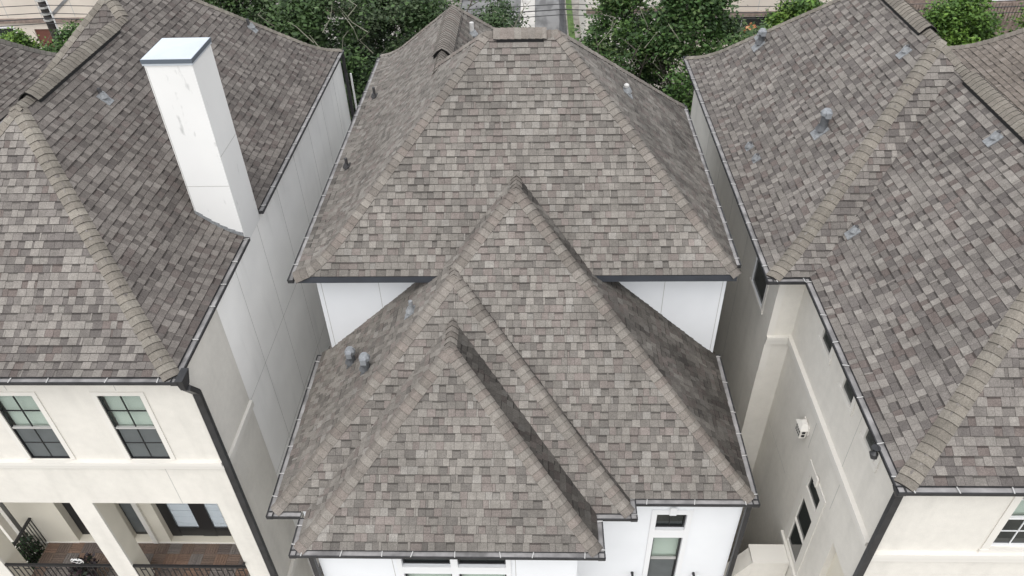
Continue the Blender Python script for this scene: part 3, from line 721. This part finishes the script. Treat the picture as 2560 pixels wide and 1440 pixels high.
    # slatted tiles of the balcony floor
    nx, ny = 19, 4; T = .335
    for i in range(nx):
        for j in range(ny):
            t = MB(); x, y = -13.23+i*T, 9.77+j*T; base = random.choice([(.14,.098,.075),(.12,.088,.07),(.14,.122,.11),(.16,.102,.072),(.13,.092,.07),(.105,.083,.073)]); horiz = (i+j) % 2
            if y+T > 11.12: continue
            for k in range(5):
                v_ = U(.85,1.12); c = tuple(q*v_ for q in base); a = k*T/5
                if horiz: t.box(x+.004, x+T-.004, y+a+.004, y+a+T/5-.006, -17.93, -17.895, wood, c)
                else: t.box(x+a+.004, x+a+T/5-.006, y+.004, y+T-.004, -17.93, -17.895, wood, c)
            t.build('deck_tile', root)
    # railings
    for a, b in ((-13.2,-10.49), (-9.98,-7.14)):
        r = MB(); pf.box(r, a, b, -16.83, -16.77, -.06, .0, black); pf.box(r, a, b, -17.72, -17.69, -.045, -.015, black); ro = r.build('railing', root)
        n = int((b-a)/.13)
        for k in range(n+1):
            u = a + (b-a)*k/n; q = MB(); pf.box(q, u-.008, u+.008, -17.69, -16.83, -.04, -.022, black); q.build('baluster', ro)
            if k < n and k % 2: q = MB(); pf.box(q, u+.008, u+(b-a)/n-.008, -16.98, -16.962, -.04, -.022, black); q.build('rail_tie', ro)
    pe = Pl((-13.28,0,0), (0,1,0), (-1,0,0)); r = MB(); pe.box(r, 10.25, 11.1, -16.83, -16.77, -.03, .03, black); ro = r.build('railing', root)
    for k in range(11):
        u = 10.28+k*.08; q = MB(); pe.box(q, u-.008, u+.008, -17.9, -16.83, -.01, .008, black); q.build('baluster', ro)
    b = MB(); b.tube([(-7.16,11.0,-17.3),(-7.1,10.85,-17.25),(-7.05,10.8,-17.15)], [.03,.02,.012], black, 6); b.tube([(-7.12,9.72,-16.5),(-7.12,9.66,-16.5)], [.03,.04], black, 8); b.build('wall_hook', root)
    # gutters and downspout
    gutter(root, (xr,9.38-.12), (xr,13.74), (1,0,0), ez); gutter(root, (xr,14.82), (xr,24.6), (1,0,0), ez); gutter(root, (-13.95,9.38), (xr+.12,9.38), (0,-1,0), ez, step=.95)
    f = MB(); f.box(-13.9, xr, 9.40, 9.75, ez-.14, ez-.1, creamt); f.build('soffit', root)
    m = MB(); m.hexa([(-6.52,9.3,ez-.26),(-6.43,9.3,ez-.26),(-6.43,9.5,ez-.26),(-6.52,9.5,ez-.26),(-6.54,9.25,ez+.02),(-6.40,9.25,ez+.02),(-6.40,9.6,ez+.02),(-6.54,9.6,ez+.02)], bronze); m.build('leader_box', root)
    downspout(root, [(-6.46,9.4,ez-.3), (-6.52,9.72,ez-.75), (-6.52,9.72,-20.5)], w=.13); downspout(root, [(-6.55,24.45,ez-.1), (-6.55,24.45,-20.5)])
    m = MB(); m.tube([(-6.45,24.7,ez-.9), (-6.45,24.7,-20)], .035, wpvc, 8); m.build('drain_pipe', root)
    m = MB(); Pl((0,24.4,0), (-1,0,0), (0,1,0)).wall(m, 6.65, 14.6, GZ, ez-.05, [], grey); Pl((-14.5,0,0), (0,-1,0), (-1,0,0)).wall(m, -24.4, -15, GZ, ez-.05, [], grey); Pl((-13.9,0,0), (0,-1,0), (-1,0,0)).wall(m, -15.2, -9.75, GZ, ez-.05, [(-11.05,-10.25,GZ+.2,-14.16)], cream)
    Pl((0,15.2,0), (1,0,0), (0,-1,0)).wall(m, -14.5, -13.9, GZ, ez-.05, [], cream); m.build('rear_wall', root)
    plumb_vent(root, rf, -9.59, 15.32, 'R', h=.22, r=.045, lean=-.02); plumb_vent(root, rf, -8.57, 22.22, 'R', h=.26, r=.045, lean=-.06)
    return rf
def mat_glass_light():
    if 'clear_glass' not in MAT: mat('clear_glass', (.5,.55,.58), .05, alpha=.25)
    return MAT['clear_glass']
left_house()

# ------------------------------------------------------------------ the house on the right
def right_house():
    root = thing('house', 'cream house with three tiny windows under its long eave, right of the middle house', 'house', (8.8, 15, GZ))
    ez = -10.
    A = Block(5.68, 12.6, 7.29, 20, ez, PS); Bk = Block(4.9, 12.6, 12.5, 24.1, ez, PS)
    rf = Roof([A, Bk], PAL_S); deck = MB()
    rf.face(A, 'F', deck=deck); rf.face(A, 'L', deck=deck); rf.face(Bk, 'L', deck=deck); rf.face(Bk, 'F', deck=deck)
    rf.face(Bk, 'R', ulo=lambda d0: (lambda d: 7.29+d) if d0 < 3.4 else (lambda d: 12.5+d), deck=deck, shingles=False); rf.face(Bk, 'B', deck=deck, shingles=False)
    roofp = deck.build('roof', root)
    kw = dict(W=.168, pal=CAP_S, e=.165, lift=.012)
    za, zb = ez+A.Hs('L',3.46), ez+Bk.Hs('L',3.85)
    rf.hip(A, 5.68, 7.29, 0, 3.46, check=False, **kw); rf.hip(A, 12.6, 7.29, 0, 3.46, **kw); rf.ridge(A, (9.14,10.75,za), (9.14,11.2,za), check=False, **kw); rf.ridge(A, (9.14,15.3,za), (9.14,15.96,za), check=False, **kw)
    rf.hip(Bk, 4.9, 12.5, 0, 3.85, check=False, **kw); rf.hip(Bk, 12.6, 12.5, 3.46, 3.85, check=False, **kw); rf.ridge(Bk, (8.75,16.35,zb), (8.75,16.95,zb), check=False, **kw); rf.hip(Bk, 4.9, 24.1, 0, 3.85, **kw); rf.hip(Bk, 12.6, 24.1, 0, 3.85, **kw)
    rf.finish(root, roofp)
    ridge_vent(root, (8.75,16.9,zb+.03), (8.75,20.0,zb+.03), CAP_S); ridge_vent(root, (9.14,11.2,za+.03), (9.14,15.35,za+.03), CAP_S)
    gutter(root, (5.68,12.62), (5.68,7.17), (-1,0,0), ez, step=.82); gutter(root, (5.56,7.29), (12.7,7.29), (0,-1,0), ez, step=.8); gutter(root, (4.78,12.5), (5.66,12.5), (0,-1,0), ez, step=.6); gutter(root, (4.9,24.15), (4.9,12.38), (-1,0,0), ez, step=.85)
    gutter(root, (4.8,24.1), (12.7,24.1), (0,1,0), ez, straps=False)
    f = MB(); f.box(5.69, 5.88, 7.31, 12.6, ez-.15, ez-.11, creamt); f.box(5.69, 12.5, 7.31, 7.5, ez-.15, ez-.11, creamt); f.box(4.91, 5.3, 12.55, 24., ez-.15, ez-.11, creamt); f.box(4.91,5.85,12.52,12.9,ez-.15,ez-.11,creamt); f.build('soffit', root)
    xs = 5.82; yf = 7.47; xr = 5.25; yr = 12.92
    ps = Pl((xs,0,0), (0,-1,0), (-1,0,0)); tiny = [(-11.52,-10.96,-10.82,-10.16), (-10.16,-9.63,-10.82,-10.16), (-8.92,-8.34,-10.82,-10.16)]
    big = [(-10.13,-9.43,-13.92,-13.45), (-10.13,-9.43,-15.95,-14.22)]
    arch = (-8.53,-7.78,-20,-13.57)
    m = MB(); ps.wall(m, -yr, -yf, GZ, ez-.05, tiny+big+[arch], cream, depth=.14)
    m.box(xs+.14, xs+.2, 7.7, 8.7, GZ, -13.5, beige)
    m.build('side_wall', root)
    for h in tiny: window(root, ps, *h, fr=creamt, trimm=creamt, trim=.10, cols=1, rws=(1,), upper=dglass, bl=None, depth=.03, ft=.018)
    for h, rw in zip(big, ((1,), (1,1))): window(root, ps, *h, fr=creamt, trimm=creamt, trim=.0, cols=1, rws=rw, upper=dglass, lower=dglass, bl=None, depth=.03, ft=.018)
    t = MB()
    ps.box(t,-10.33,-10.13,-16.05,-13.25,.002,.02,creamt); ps.box(t,-9.43,-9.24,-16.05,-13.25,.002,.02,creamt); ps.box(t,-10.13,-9.43,-14.22,-13.92,.002,.02,creamt); ps.box(t,-10.13,-9.43,-13.45,-13.25,.002,.02,creamt); ps.box(t,-9.84,-9.72,-13.40,-13.16,.02,.06,creamt); ps.box(t,-10.42,-9.18,-16.17,-16.05,.002,.07,creamt)
    t.build('window_trim', root)
    m = MB(); ps.box(m, -yr, -yf-.1, -12.13, -12.03, .0, .09, creamt); ps.box(m, -yr, -yf-.06, -12.28, -12.13, .0, .055, creamt); m.build('belt_course', root)
    for y in (-9.05, -10.6): jointline(root, ps, (y,-13.2), (y,-12.28))
    for y in (-9.2,): jointline(root, ps, (y,-12.03), (y,-10.4))
    jointline(root, ps, (-12.9,-14.9), (-11.2,-14.9))
    # small vent cover with slots
    v = MB(); ps.box(v, -11.12,-10.76,-13.0,-12.78,.002,.03,creamt); ps.box(v,-11.08,-10.80,-13.13,-12.86,.03,.17,creamt)
    v.hexa([ps.p(-11.12,-12.86,.03), ps.p(-10.76,-12.86,.03), ps.p(-10.76,-12.86,.2), ps.p(-11.12,-12.86,.2), ps.p(-11.0,-12.74,.03), ps.p(-10.88,-12.74,.03), ps.p(-10.88,-12.76,.14), ps.p(-11.0,-12.76,.14)], creamt)
    vo = v.build('wall_vent', root); q = MB()
    for k in range(4):
        for j in range(2): ps.box(q, -11.06+k*.066, -11.025+k*.066, -13.10+j*.11, -13.02+j*.11, .17, .173, vent_d)
    for j in range(2): q.box(*sorted((xs-.13, xs-.06)), 10.797, 10.803, -13.09+j*.1, -13.02+j*.1, vent_d)
    q.build('vent_slot', vo)
    pf = Pl((0,yf,0), (1,0,0), (0,-1,0)); fh = [(7.78,8.9,-12.02,-10.2)]
    m = MB(); pf.wall(m, xs, 12.4, GZ, ez-.05, fh, cream); m.build('front_wall', root)
    window(root, pf, *fh[0], fr=trimw, trimm=creamt, trim=.13, cols=3, rws=(2,2), upper=glass, lower=dglass, bl=blind, split=.45)
    m = MB(); pf.box(m, xs-.06, 12.4, -12.22, -12.11, .0, .09, creamt); pf.box(m, xs-.04, 12.4, -12.37, -12.22, .0, .055, creamt); m.build('belt_course', root)
    pr = Pl((0,yr,0), (1,0,0), (0,-1,0)); m = MB(); pr.wall(m, xr, xs, GZ, ez-.05, [], cream); m.build('return_wall', root)
    m = MB(); pr.box(m, xr, xs-.093, -12.127, -12.033, .0, .087, creamt); pr.box(m, xr, xs-.058, -12.28, -12.133, .0, .052, creamt); m.build('belt_course', root)
    m = MB(); pr.box(m, xr, xr+.16, -13.2, ez-.2, .0, .02, creamt); m.build('corner_board', root)
    pl = Pl((xr,0,0), (0,-1,0), (-1,0,0)); lw = [(-14.63,-13.57,-11.78,-10.25), (-20.6,-19.3,-11.6,-10.45)]; m = MB(); pl.wall(m, -24.0, -yr, GZ, ez-.05, lw[:1], cream); m.build('rear_side_wall', root)
    window(root, pl, *lw[0], fr=trimw, trimm=creamt, trim=.10, cols=1, rws=(1,), upper=dglass, bl=None, depth=.03, ft=.02)
    for y in (-15.6,-17.4,-19.2,-21.): jointline(root, pl, (y,GZ), (y,ez-.15))
    m = MB(); Pl((0,24.0,0), (-1,0,0), (0,1,0)).wall(m, -12.4, -xr, GZ, ez-.05, [], cream); Pl((12.4,0,0), (0,1,0), (1,0,0)).wall(m, yf, 24, GZ, ez-.05, [], cream); m.build('rear_wall', root)
    downspout(root, [(5.62,7.33,ez-.1), (5.76,7.42,ez-.4), (5.76,7.42,-20.5)], w=.12)
    m = MB(); m.tube([(5.52,8.05,ez-.02),(5.52,8.05,ez-.16),(5.52,8.0,ez-.24)], [.075,.075,.05], bronze, 12); m.build('leader_box', root)
    hood_vent(root, rf, 6.52, 21.8, 'L', h=.34, r=.09); hood_vent(root, rf, 6.66, 16.2, 'L', h=.42, r=.095)
    for x, y in ((5.45,17.5), (5.48,16.85), (8.3,16.75), (8.78,13.25), (6.65,13.19)): plumb_vent(root, rf, x, y, 'L', h=.15, r=.04)
    plumb_vent(root, rf, 6.62, 22.25, 'L', h=.16, r=.04)
    return rf
right_house()

# ------------------------------------------------------------------ the two houses at the edges
def edge_house(label, sx, x0, y1, pal, capp, shade_side):
    root = thing('house', label, 'house', (x0+sx*3.8, 18, GZ)); ez = -9.75 if sx < 0 else -10.
    b = Block(x0-7.6, x0, 12, y1, ez, PS) if sx < 0 else Block(x0, x0+7.6, 12, y1, ez, PS)
    rf = Roof([b], pal); deck = MB()
    for s_ in 'LRBF': rf.face(b, s_, deck=deck, shingles=(s_ == shade_side))
    roofp = deck.build('roof', root); kw = dict(W=.18, pal=capp, e=.165)
    rf.hip(b, x0, y1, 0, 3.8, check=False, **kw); rf.hip(b, x0, 12, 0, 3.8, check=False, **kw)
    zr = ez+b.Hs('L',3.8); xm = x0+sx*3.8; rf.ridge(b, (xm,15.8,zr), (xm,y1-3.8,zr), **kw)
    rf.finish(root, roofp)
    gutter(root, (x0,12), (x0,y1), (-sx,0,0), ez, straps=False)
    m = MB(); xa, xb = sorted((x0+sx*.15, x0+sx*7.4)); m.box(xa, xb, 12.3, y1-.2, GZ, ez-.05, cream); m.build('wall', root)
    return root, rf
edge_house('house at the left edge showing only a dark grey corner of its shingle roof', -1, -15.6, 24.45, PAL_L, [(.10,.093,.083),(.115,.106,.094)], 'R')
rt_, rf_ = edge_house('house at the right edge with a brown shingle roof and white vent pipe', 1, 13.4, 24.6, PAL_B, [(.185,.163,.14),(.17,.15,.13)], 'L')
plumb_vent(rt_, rf_, 13.96+.25, 21.0, 'L', h=.42, r=.045, pm=wpvc, fm=black)

# ------------------------------------------------------------------ low wall between the houses, paths
t = thing('garden_wall', 'low cream wall with a sloping top in the narrow gap right of the middle house', 'wall', (5.1, 10, GZ))
m = MB(); m.box(4.95, 5.80, 9.65, 10.05, GZ, -16.2, cream); m.hexa([(4.3,9.65,GZ),(4.947,9.65,GZ),(4.947,10.05,GZ),(4.3,10.05,GZ),(4.3,9.65,-17.3),(4.947,9.65,-16.2),(4.947,10.05,-16.2),(4.3,10.05,-17.3)], cream); m.build('wall', t)
m = MB(); m.box(4.93, 5.805, 9.62, 10.08, -16.197, -16.12, creamt); m.build('coping', t)
p = MB(); p.box(-6.5, -5.1, -5, 24, GZ+.004, GZ+.03, conc)
for k in range(15): p.box(-6.5, -5.1, -4+k*2, -3.98+k*2, GZ+.03, GZ+.034, soil)
tag(p.build('path'), 'pale side path left of the middle house', 'path', kind='structure')
t = thing('planting_bed', 'dark curved planting bed edge at the foot of the left gap', 'bed', (-5.9, 12.5, GZ))
m = MB()
for k in range(12):
    a0, a1 = math.pi*k/12, math.pi*(k+1)/12
    q = [(-6.0+r*math.cos(a), 12.0+r*math.sin(a)*1.4) for a, r in ((a0,.75),(a1,.75),(a1,.55),(a0,.55))]
    m.hexa([(x,y,GZ+.035) for x, y in q]+[(x,y,GZ+.25) for x, y in q], concd)
m.build('edging', t)

# ------------------------------------------------------------------ plants on the balcony
def leafball(mb, c, r, n, size, cols, m, flat=1.0, bias=0.):
    for _ in range(n):
        a, zc = U(0, 2*math.pi), U(-1, 1); rr = r*(R()**.45); s_ = math.sqrt(1-zc*zc)
        p = Vector((c[0]+rr*s_*math.cos(a), c[1]+rr*s_*math.sin(a), c[2]+rr*zc*flat))
        u = Vector((U(-1,1),U(-1,1),U(-.6,.6))).normalized(); v = u.cross(Vector((U(-1,1),U(-1,1),U(.2,1.4)))).normalized(); sz = size*U(.6,1.3)
        col = random.choice(cols); k = U(.75,1.25); col = tuple(x*k for x in col)
        mb.poly([p-u*sz*.5, p+v*sz*.28, p+u*sz*.5, p-v*sz*.28], m, col)
def potted(label, x, y, z, r, h, cols, size, n, flowers=None):
    t = thing('potted_plant', label, 'plant', (x, y, z))
    m = MB(); m.tube([(x,y,z),(x,y,z+.28),(x,y,z+.3)], [.12,.17,.17], pipe, 12); m.build('pot', t)
    m = MB(); leafball(m, (x,y,z+.3+h*.5), r, n, size, cols, leaf, flat=h/r*.5)
    for k in range(14):
        a = U(0,6.28); m.tube([(x,y,z+.3),(x+math.cos(a)*r*.4,y+math.sin(a)*r*.4,z+.3+h*.6)], [.01,.005], bark, 4)
    m.build('foliage', t)
    if flowers:
        m = MB()
        for k in range(5):
            a = U(0,6.28); q = Vector((x+U(-.1,.1), y, z+.3+h*.8)); pts = [q + Vector((math.cos(a+i*.9)*.10, -.03, i*.05)) for i in range(6)]; m.tube(pts, .011, flowers, 5)
        m.build('stem', t)
GREEN = [(.022,.05,.018), (.03,.062,.022), (.018,.04,.016)]
for lab, yb, zt_, r_ in (('tall dark green shrub behind the balcony side railing at the left edge', 10.75, -17.4, .36), ('shorter dark green shrub outside the balcony, in front of the taller one', 10.2, -17.75, .32)):
    t = thing('shrub', lab, 'shrub', (-13.6, yb, GZ), 'shrubs beside the balcony'); m = MB()
    for k in range(7): leafball(m, (-13.6+U(-.08,.08), yb, zt_-.25-k*.45), r_, 150, .15, GREEN, leaf)
    m.build('foliage', t); m = MB(); m.tube([(-13.6,yb,GZ),(-13.6,yb,zt_-.3)], [.05,.02], bark, 6); m.build('stem', t)
potted('purple black plant with pale curling stems behind the balcony front railing', -11.45, 9.95, -17.9, .36, .75, [(.02,.015,.018),(.035,.02,.024),(.015,.02,.012)], .12, 360, wpvc)

# ------------------------------------------------------------------ trees behind the houses
DK = [(0.0314, 0.0582, 0.0202), (0.0426, 0.0762, 0.0246), (0.0538, 0.0952, 0.0291), (0.0246, 0.047, 0.0179), (0.0672, 0.0952, 0.0448)]
MD = [(0.0358, 0.0762, 0.0202), (0.0504, 0.1008, 0.0246), (0.0694, 0.1288, 0.0314), (0.0291, 0.0582, 0.0179), (0.0896, 0.1344, 0.0448)]
BR = [(0.0694, 0.1344, 0.0202), (0.0952, 0.1736, 0.0246), (0.0504, 0.1008, 0.0202), (0.1232, 0.196, 0.0336), (0.0392, 0.0784, 0.0168)]
def tree(label, x, y, top, r, cols, n=7000, size=.2, base=None, bare=0, group='trees behind the houses'):
    t = thing('tree', label, 'tree', (x, y, GZ), group); ht = top - GZ; crown_lo = GZ + ht*.16; n = int(n*7); size *= .80
    m = MB(); pts = [(x,y,GZ-.1)]; px, py = x, y
    for k in range(1, 6):
        px += U(-.15,.15); py += U(-.15,.15); pts.append((px, py, GZ + ht*.13*k))
    m.tube(pts, [.22,.19,.17,.14,.11,.07], bark, 8)
    m.build('trunk', t)
    lm = MB(); tips = []
    for k in range(13):
        a = k*2.4+U(-.4,.4); z0 = GZ + ht*U(.25,.6); rr = r*U(.6,1.0); z1 = min(top-.4, z0 + ht*U(.12,.38)); e = Vector((x+math.cos(a)*rr, y+math.sin(a)*rr, z1))
        s_ = Vector((x,y,z0)); mid = s_.lerp(e,.5)+Vector((U(-.3,.3),U(-.3,.3),-.25)); lm.tube([s_,mid,e], [.08,.05,.02], bark, 5, cap=False); tips.append(e)
        for j in range(3):
            q = mid.lerp(e,U(.3,1)) ; q2 = q + Vector((U(-.9,.9),U(-.9,.9),U(.1,.9))); lm.tube([q,q2], [.022,.008], bark, 4, cap=False)
    lm.build('limb', t); lm = MB()
    for k in range(bare):
        a = U(0,6.28); q = Vector((x+math.cos(a)*r*.6, y-abs(math.sin(a))*r*.8, U(crown_lo+ht*.15, top-.3))); q1 = q+Vector((U(-.5,.5),U(-.5,0),U(.3,.8))); q2 = q1+Vector((U(-.5,.5),U(-.4,.2),U(.2,.6)))
        lm.tube([q,q1,q2], [.022,.015,.006], MAT['pale_twig'], 4, cap=False)
    if lm.f: tag(lm.build('bare_twigs', t), kind='stuff')
    # crown: many leaf clumps spread through an uneven volume
    cl = []
    ncl = 120
    for k in range(ncl):
        zc = U(0,1)**1.15; zz = crown_lo + (top-crown_lo)*zc; prof = math.sin(math.pi*min(.97, .16+zc*.80))**.7
        a = U(0,6.28); rr = r*prof*math.sqrt(U(.15,1.0)); cl.append((Vector((x+math.cos(a)*rr, y+math.sin(a)*rr, zz-.2)), U(.45,.9)*r*.33, random.choice(cols), U(.8,1.2)))
    c = MB(); per = n//ncl
    for p, cr, col, kk in cl:
        for _ in range(int(per*U(.6,1.4))):
            d = Vector((random.gauss(0,1),random.gauss(0,1),random.gauss(0,.8)))
            q = p + d*cr*.62; u = Vector((U(-1,1),U(-1,1),U(-.5,.5))).normalized(); v = u.cross(Vector((U(-1,1),U(-1,1),U(.3,1.6)))).normalized(); sz = size*(U(.5,1.2) if R() < .8 else U(1.2,1.8))
            cc = col if R() < .7 else random.choice(cols); k = kk*U(.75,1.25); cc = tuple(w_*k for w_ in cc)
            c.poly([q-u*sz*.5, q+v*sz*.30, q+u*sz*.5, q-v*sz*.30], leaf, cc)
    c.build('crown', t)
    return t
mat('pale_twig', (.26,.25,.19), .9)
tree('dark oak with bare pale twigs beside the left house roof, leftmost of the back row', -12.6, 31, -9.3, 2.9, DK, 8500, bare=20)
tree('broad dark oak behind the gap between left and middle houses', -8.6, 30.2, -9.2, 3.1, DK, 9500, bare=26)
tree('grey green oak just left of the middle house rear ridge', -5.1, 32.5, -10.1, 2.7, DK, 7000, bare=12)
tree('dense dark oak filling the space between the two oaks left of the middle house ridge', -6.9, 34.5, -10.6, 2.6, DK, 6500, size=.18, bare=10)
tree('thin grey green tree above the middle house ridge vent, left of the driveway', -2.0, 34, -11.3, 2.0, DK, 4200, size=.17, bare=8)
tree('small grey green tree in front of the driveway beside the middle ridge', -1.9, 31, -11.0, 1.6, DK, 3600, size=.17, bare=6)
tree('green tree right beside the grey utility pole', 3.7, 31.5, -9.8, 2.3, MD, 6000, bare=16)
tree('tall green tree in the middle of the right gap', 6.3, 30.5, -9.3, 2.6, MD, 8000, bare=16)
tree('dark green tree touching the rear corner of the right house', 8.2, 28.6, -11.2, 2.0, MD, 6000)
tree('bright green tree behind the rear slope of the right house', 12.3, 36, -12.1, 1.9, BR, 5000)
tree('dark leafy tree behind the rust coloured plant', 10.2, 33, -12.6, 1.5, MD, 3600)
tree('lime green tree left of two in the top right corner', 17.2, 31, -10.6, 2.3, BR, 8500, size=.17)
tree('lime green tree in the far top right corner behind the brown roof', 21.2, 32, -11.2, 2.2, BR, 7500, size=.17)
tree('small light green tree under the tan wall in the top left corner', -28.4, 39.5, -14.4, 1.5, BR, 3500, size=.2)
tree('small green tree beside the dark pole in the top left corner', -24.6, 38.5, -13.9, 1.9, MD, 4500, size=.2)
t = thing('shrub', 'rust orange dry leaved shrub under the white framed window', 'shrub', (9.6, 35, GZ)); m = MB()
for k in range(40): leafball(m, (9.75+U(-.25,.25), 35+U(-.3,.3), -14.3+U(-1.2,1.1)), .22, 16, .3, [(.40,.16,.065),(.33,.13,.055),(.48,.24,.11),(.22,.09,.04)], orange)
m.build('foliage', t); m = MB(); m.tube([(9.75,35,GZ),(9.75,35,-14)], [.07,.03], bark, 6); m.build('stem', t)

# ------------------------------------------------------------------ across the back: driveway, buildings, poles
d = MB(); d.box(-6.2, 2.2, 40.6, 90, GZ+.004, GZ+.02, asph); dr = tag(d.build('driveway'), 'grey concrete driveway between the buildings at the back', 'driveway', kind='structure')
for i, (xa, xb, mm) in enumerate(((-6.1,-3.8,concd), (-3.78,-1.36,concd), (-1.34,-.2,conc), (-.18,1.75,concd))):
    for k in range(12):
        y = 40.7+k*3.1+(i%2)*1.2; q = MB(); q.box(xa, xb, y, y+3.07, GZ+.021, GZ+.05+U(0,.006), mm); q.build('slab', dr)
l = MB(); l.box(2.3, 2.75, 40.6, 75, GZ+.006, GZ+.06, grass); tag(l.build('lawn'), 'strip of bright lawn beside the driveway', 'lawn', kind='structure')
l = MB(); l.box(-2, 2, 66, 75, GZ+.055, GZ+.09, grass); tag(l.build('lawn'), 'patch of lawn at the far end of the driveway', 'lawn', kind='structure')
def back_building(label, x0, x1, y, ztop, wm, wins, joints=True, doors=()):
    t = thing('building', label, 'building', ((x0+x1)/2, y+4, GZ)); pl = Pl((0,y,0), (1,0,0), (0,-1,0)); m = MB()
    pl.wall(m, x0, x1, GZ, ztop, [w_[:4] for w_ in wins]+list(doors), wm, depth=.2); m.box(x0+.01, x1-.01, y+.21, y+9, GZ, ztop, wm); m.build('wall', t)
    r = MB(); r.box(x0-.3, x1+.3, y-.3, y+9.2, ztop+.002, ztop+.25, concd); r.build('roof', t)
    b = MB(); pl.box(b, x0, x1, -17.62, -17.35, .0, .18, fencew); b.build('awning_band', t)
    for w_ in wins: window(t, pl, *w_, fr=trimw, trimm=trimw, trim=.12, cols=2, rws=(1,), upper=dglass, bl=None)
    for h in doors: q = MB(); pl.box(q, *h, -.2, -.1, door_r); q.build('door', t)
    if joints:
        x = x0+1.2
        while x < x1: jointline(t, pl, (x,-17.3), (x,ztop), .05); x += 2.3
    return t, pl
t, pl = back_building('tan stucco building with gridded upper wall in the top left corner', -46, -21, 50, -11, tan, [(-38,-35.6,-19.2,-18.0), (-44,-42,-19.2,-18)], doors=[(-34.2,-33.1,-21,-18.1)])
q = MB(); q.hexa([(-32.9,49.96,-17.3),(-32.6,49.96,-17.3),(-32.6,49.99,-17.3),(-32.9,49.99,-17.3),(-28.6,49.96,-14.2),(-28.3,49.96,-14.2),(-28.3,49.99,-14.2),(-28.6,49.99,-14.2)], concd); q.build('stair_stringer', t)
q = MB(); q.box(-27.6,-27.2,49.8,49.98,-17.2,-16.7,trimw); q.build('wall_lamp', t)
back_building('pale building half hidden by the dark oaks left of the driveway', -20, -7.6, 51, -13, conc, [(-12,-10.4,-19.6,-18.2)])
back_building('cream building behind the tall green trees right of the driveway', 3.2, 10.2, 50, -12.5, cream, [(5.6,7.0,-19.4,-18.0), (8.2,9.6,-20.2,-18.0)], joints=False)
back_building('tan building with wide white framed window behind the rust coloured shrub', 10.6, 19, 49, -12, tan, [(11.2,15.2,-19.0,-17.7)])
t, pl = back_building('brown building with a wooden balcony in the top right corner', 21, 40, 50, -12, fencew, [(29.2,30.6,-17.2,-15.6)], joints=False)
for k in range(60): q = MB(); q.box(24+k*.2, 24.14+k*.2, 49.3, 49.35, -18.4, -17.2, fencew); q.build('balcony_board', t)
def util_pole(label, x, y, h, m_, r, tall):
    t = thing('utility_pole', label, 'utility pole', (x, y, GZ)); m = MB(); m.tube([(x,y,GZ),(x,y,GZ+h)], [r,r*.75], m_, 12); m.build('pole', t)
    m = MB(); m.box(x-1.1,x+1.1,y-.22,y-.12,GZ+h-.9,GZ+h-.78,m_); m.build('crossarm', t)
    if tall:
        m = MB(); m.tube([(x+r+.04,y-.05,GZ),(x+r+.04,y-.05,GZ+h-1.5)], .05, wpvc, 6); m.build('conduit', t)
        for z in (-14.7,-14.35,-14.0,-13.6): q = MB(); q.tube([(x,y,z),(x,y,z+.10)], r+.03, strap, 12); q.build('band', t)
    return t
util_pole('dark wooden utility pole with pale conduit in the top left corner', -27.6, 42, 12, poledark, .26, True)
util_pole('slim grey utility pole standing beside the driveway', 1.36, 42, 11, polegrey, .17, False)
for i, z in enumerate((-13.75, -14.25, -14.6, -14.95)):
    m = MB(); pts = []
    for a, b in ((-60,-27.6), (-27.6,1.36), (1.36,32), (32,62)):
        for k in range(10): f = k/10; pts.append((a+(b-a)*f, 41.7, z+.06*i - .5*4*f*(1-f)*(.6+.1*i)))
    m.tube(pts, .022 if i != 2 else .03, wirem, 5)
    tag(m.build('power_line', loc=(1.36,41.7,H+z)), ['topmost thin cable strung between the two utility poles', 'second cable from the top strung between the utility poles', 'thickest cable, third from the top between the utility poles', 'lowest cable strung between the two utility poles'][i], 'cable', 'cables between the utility poles')
S.render.engine = 'CYCLES'
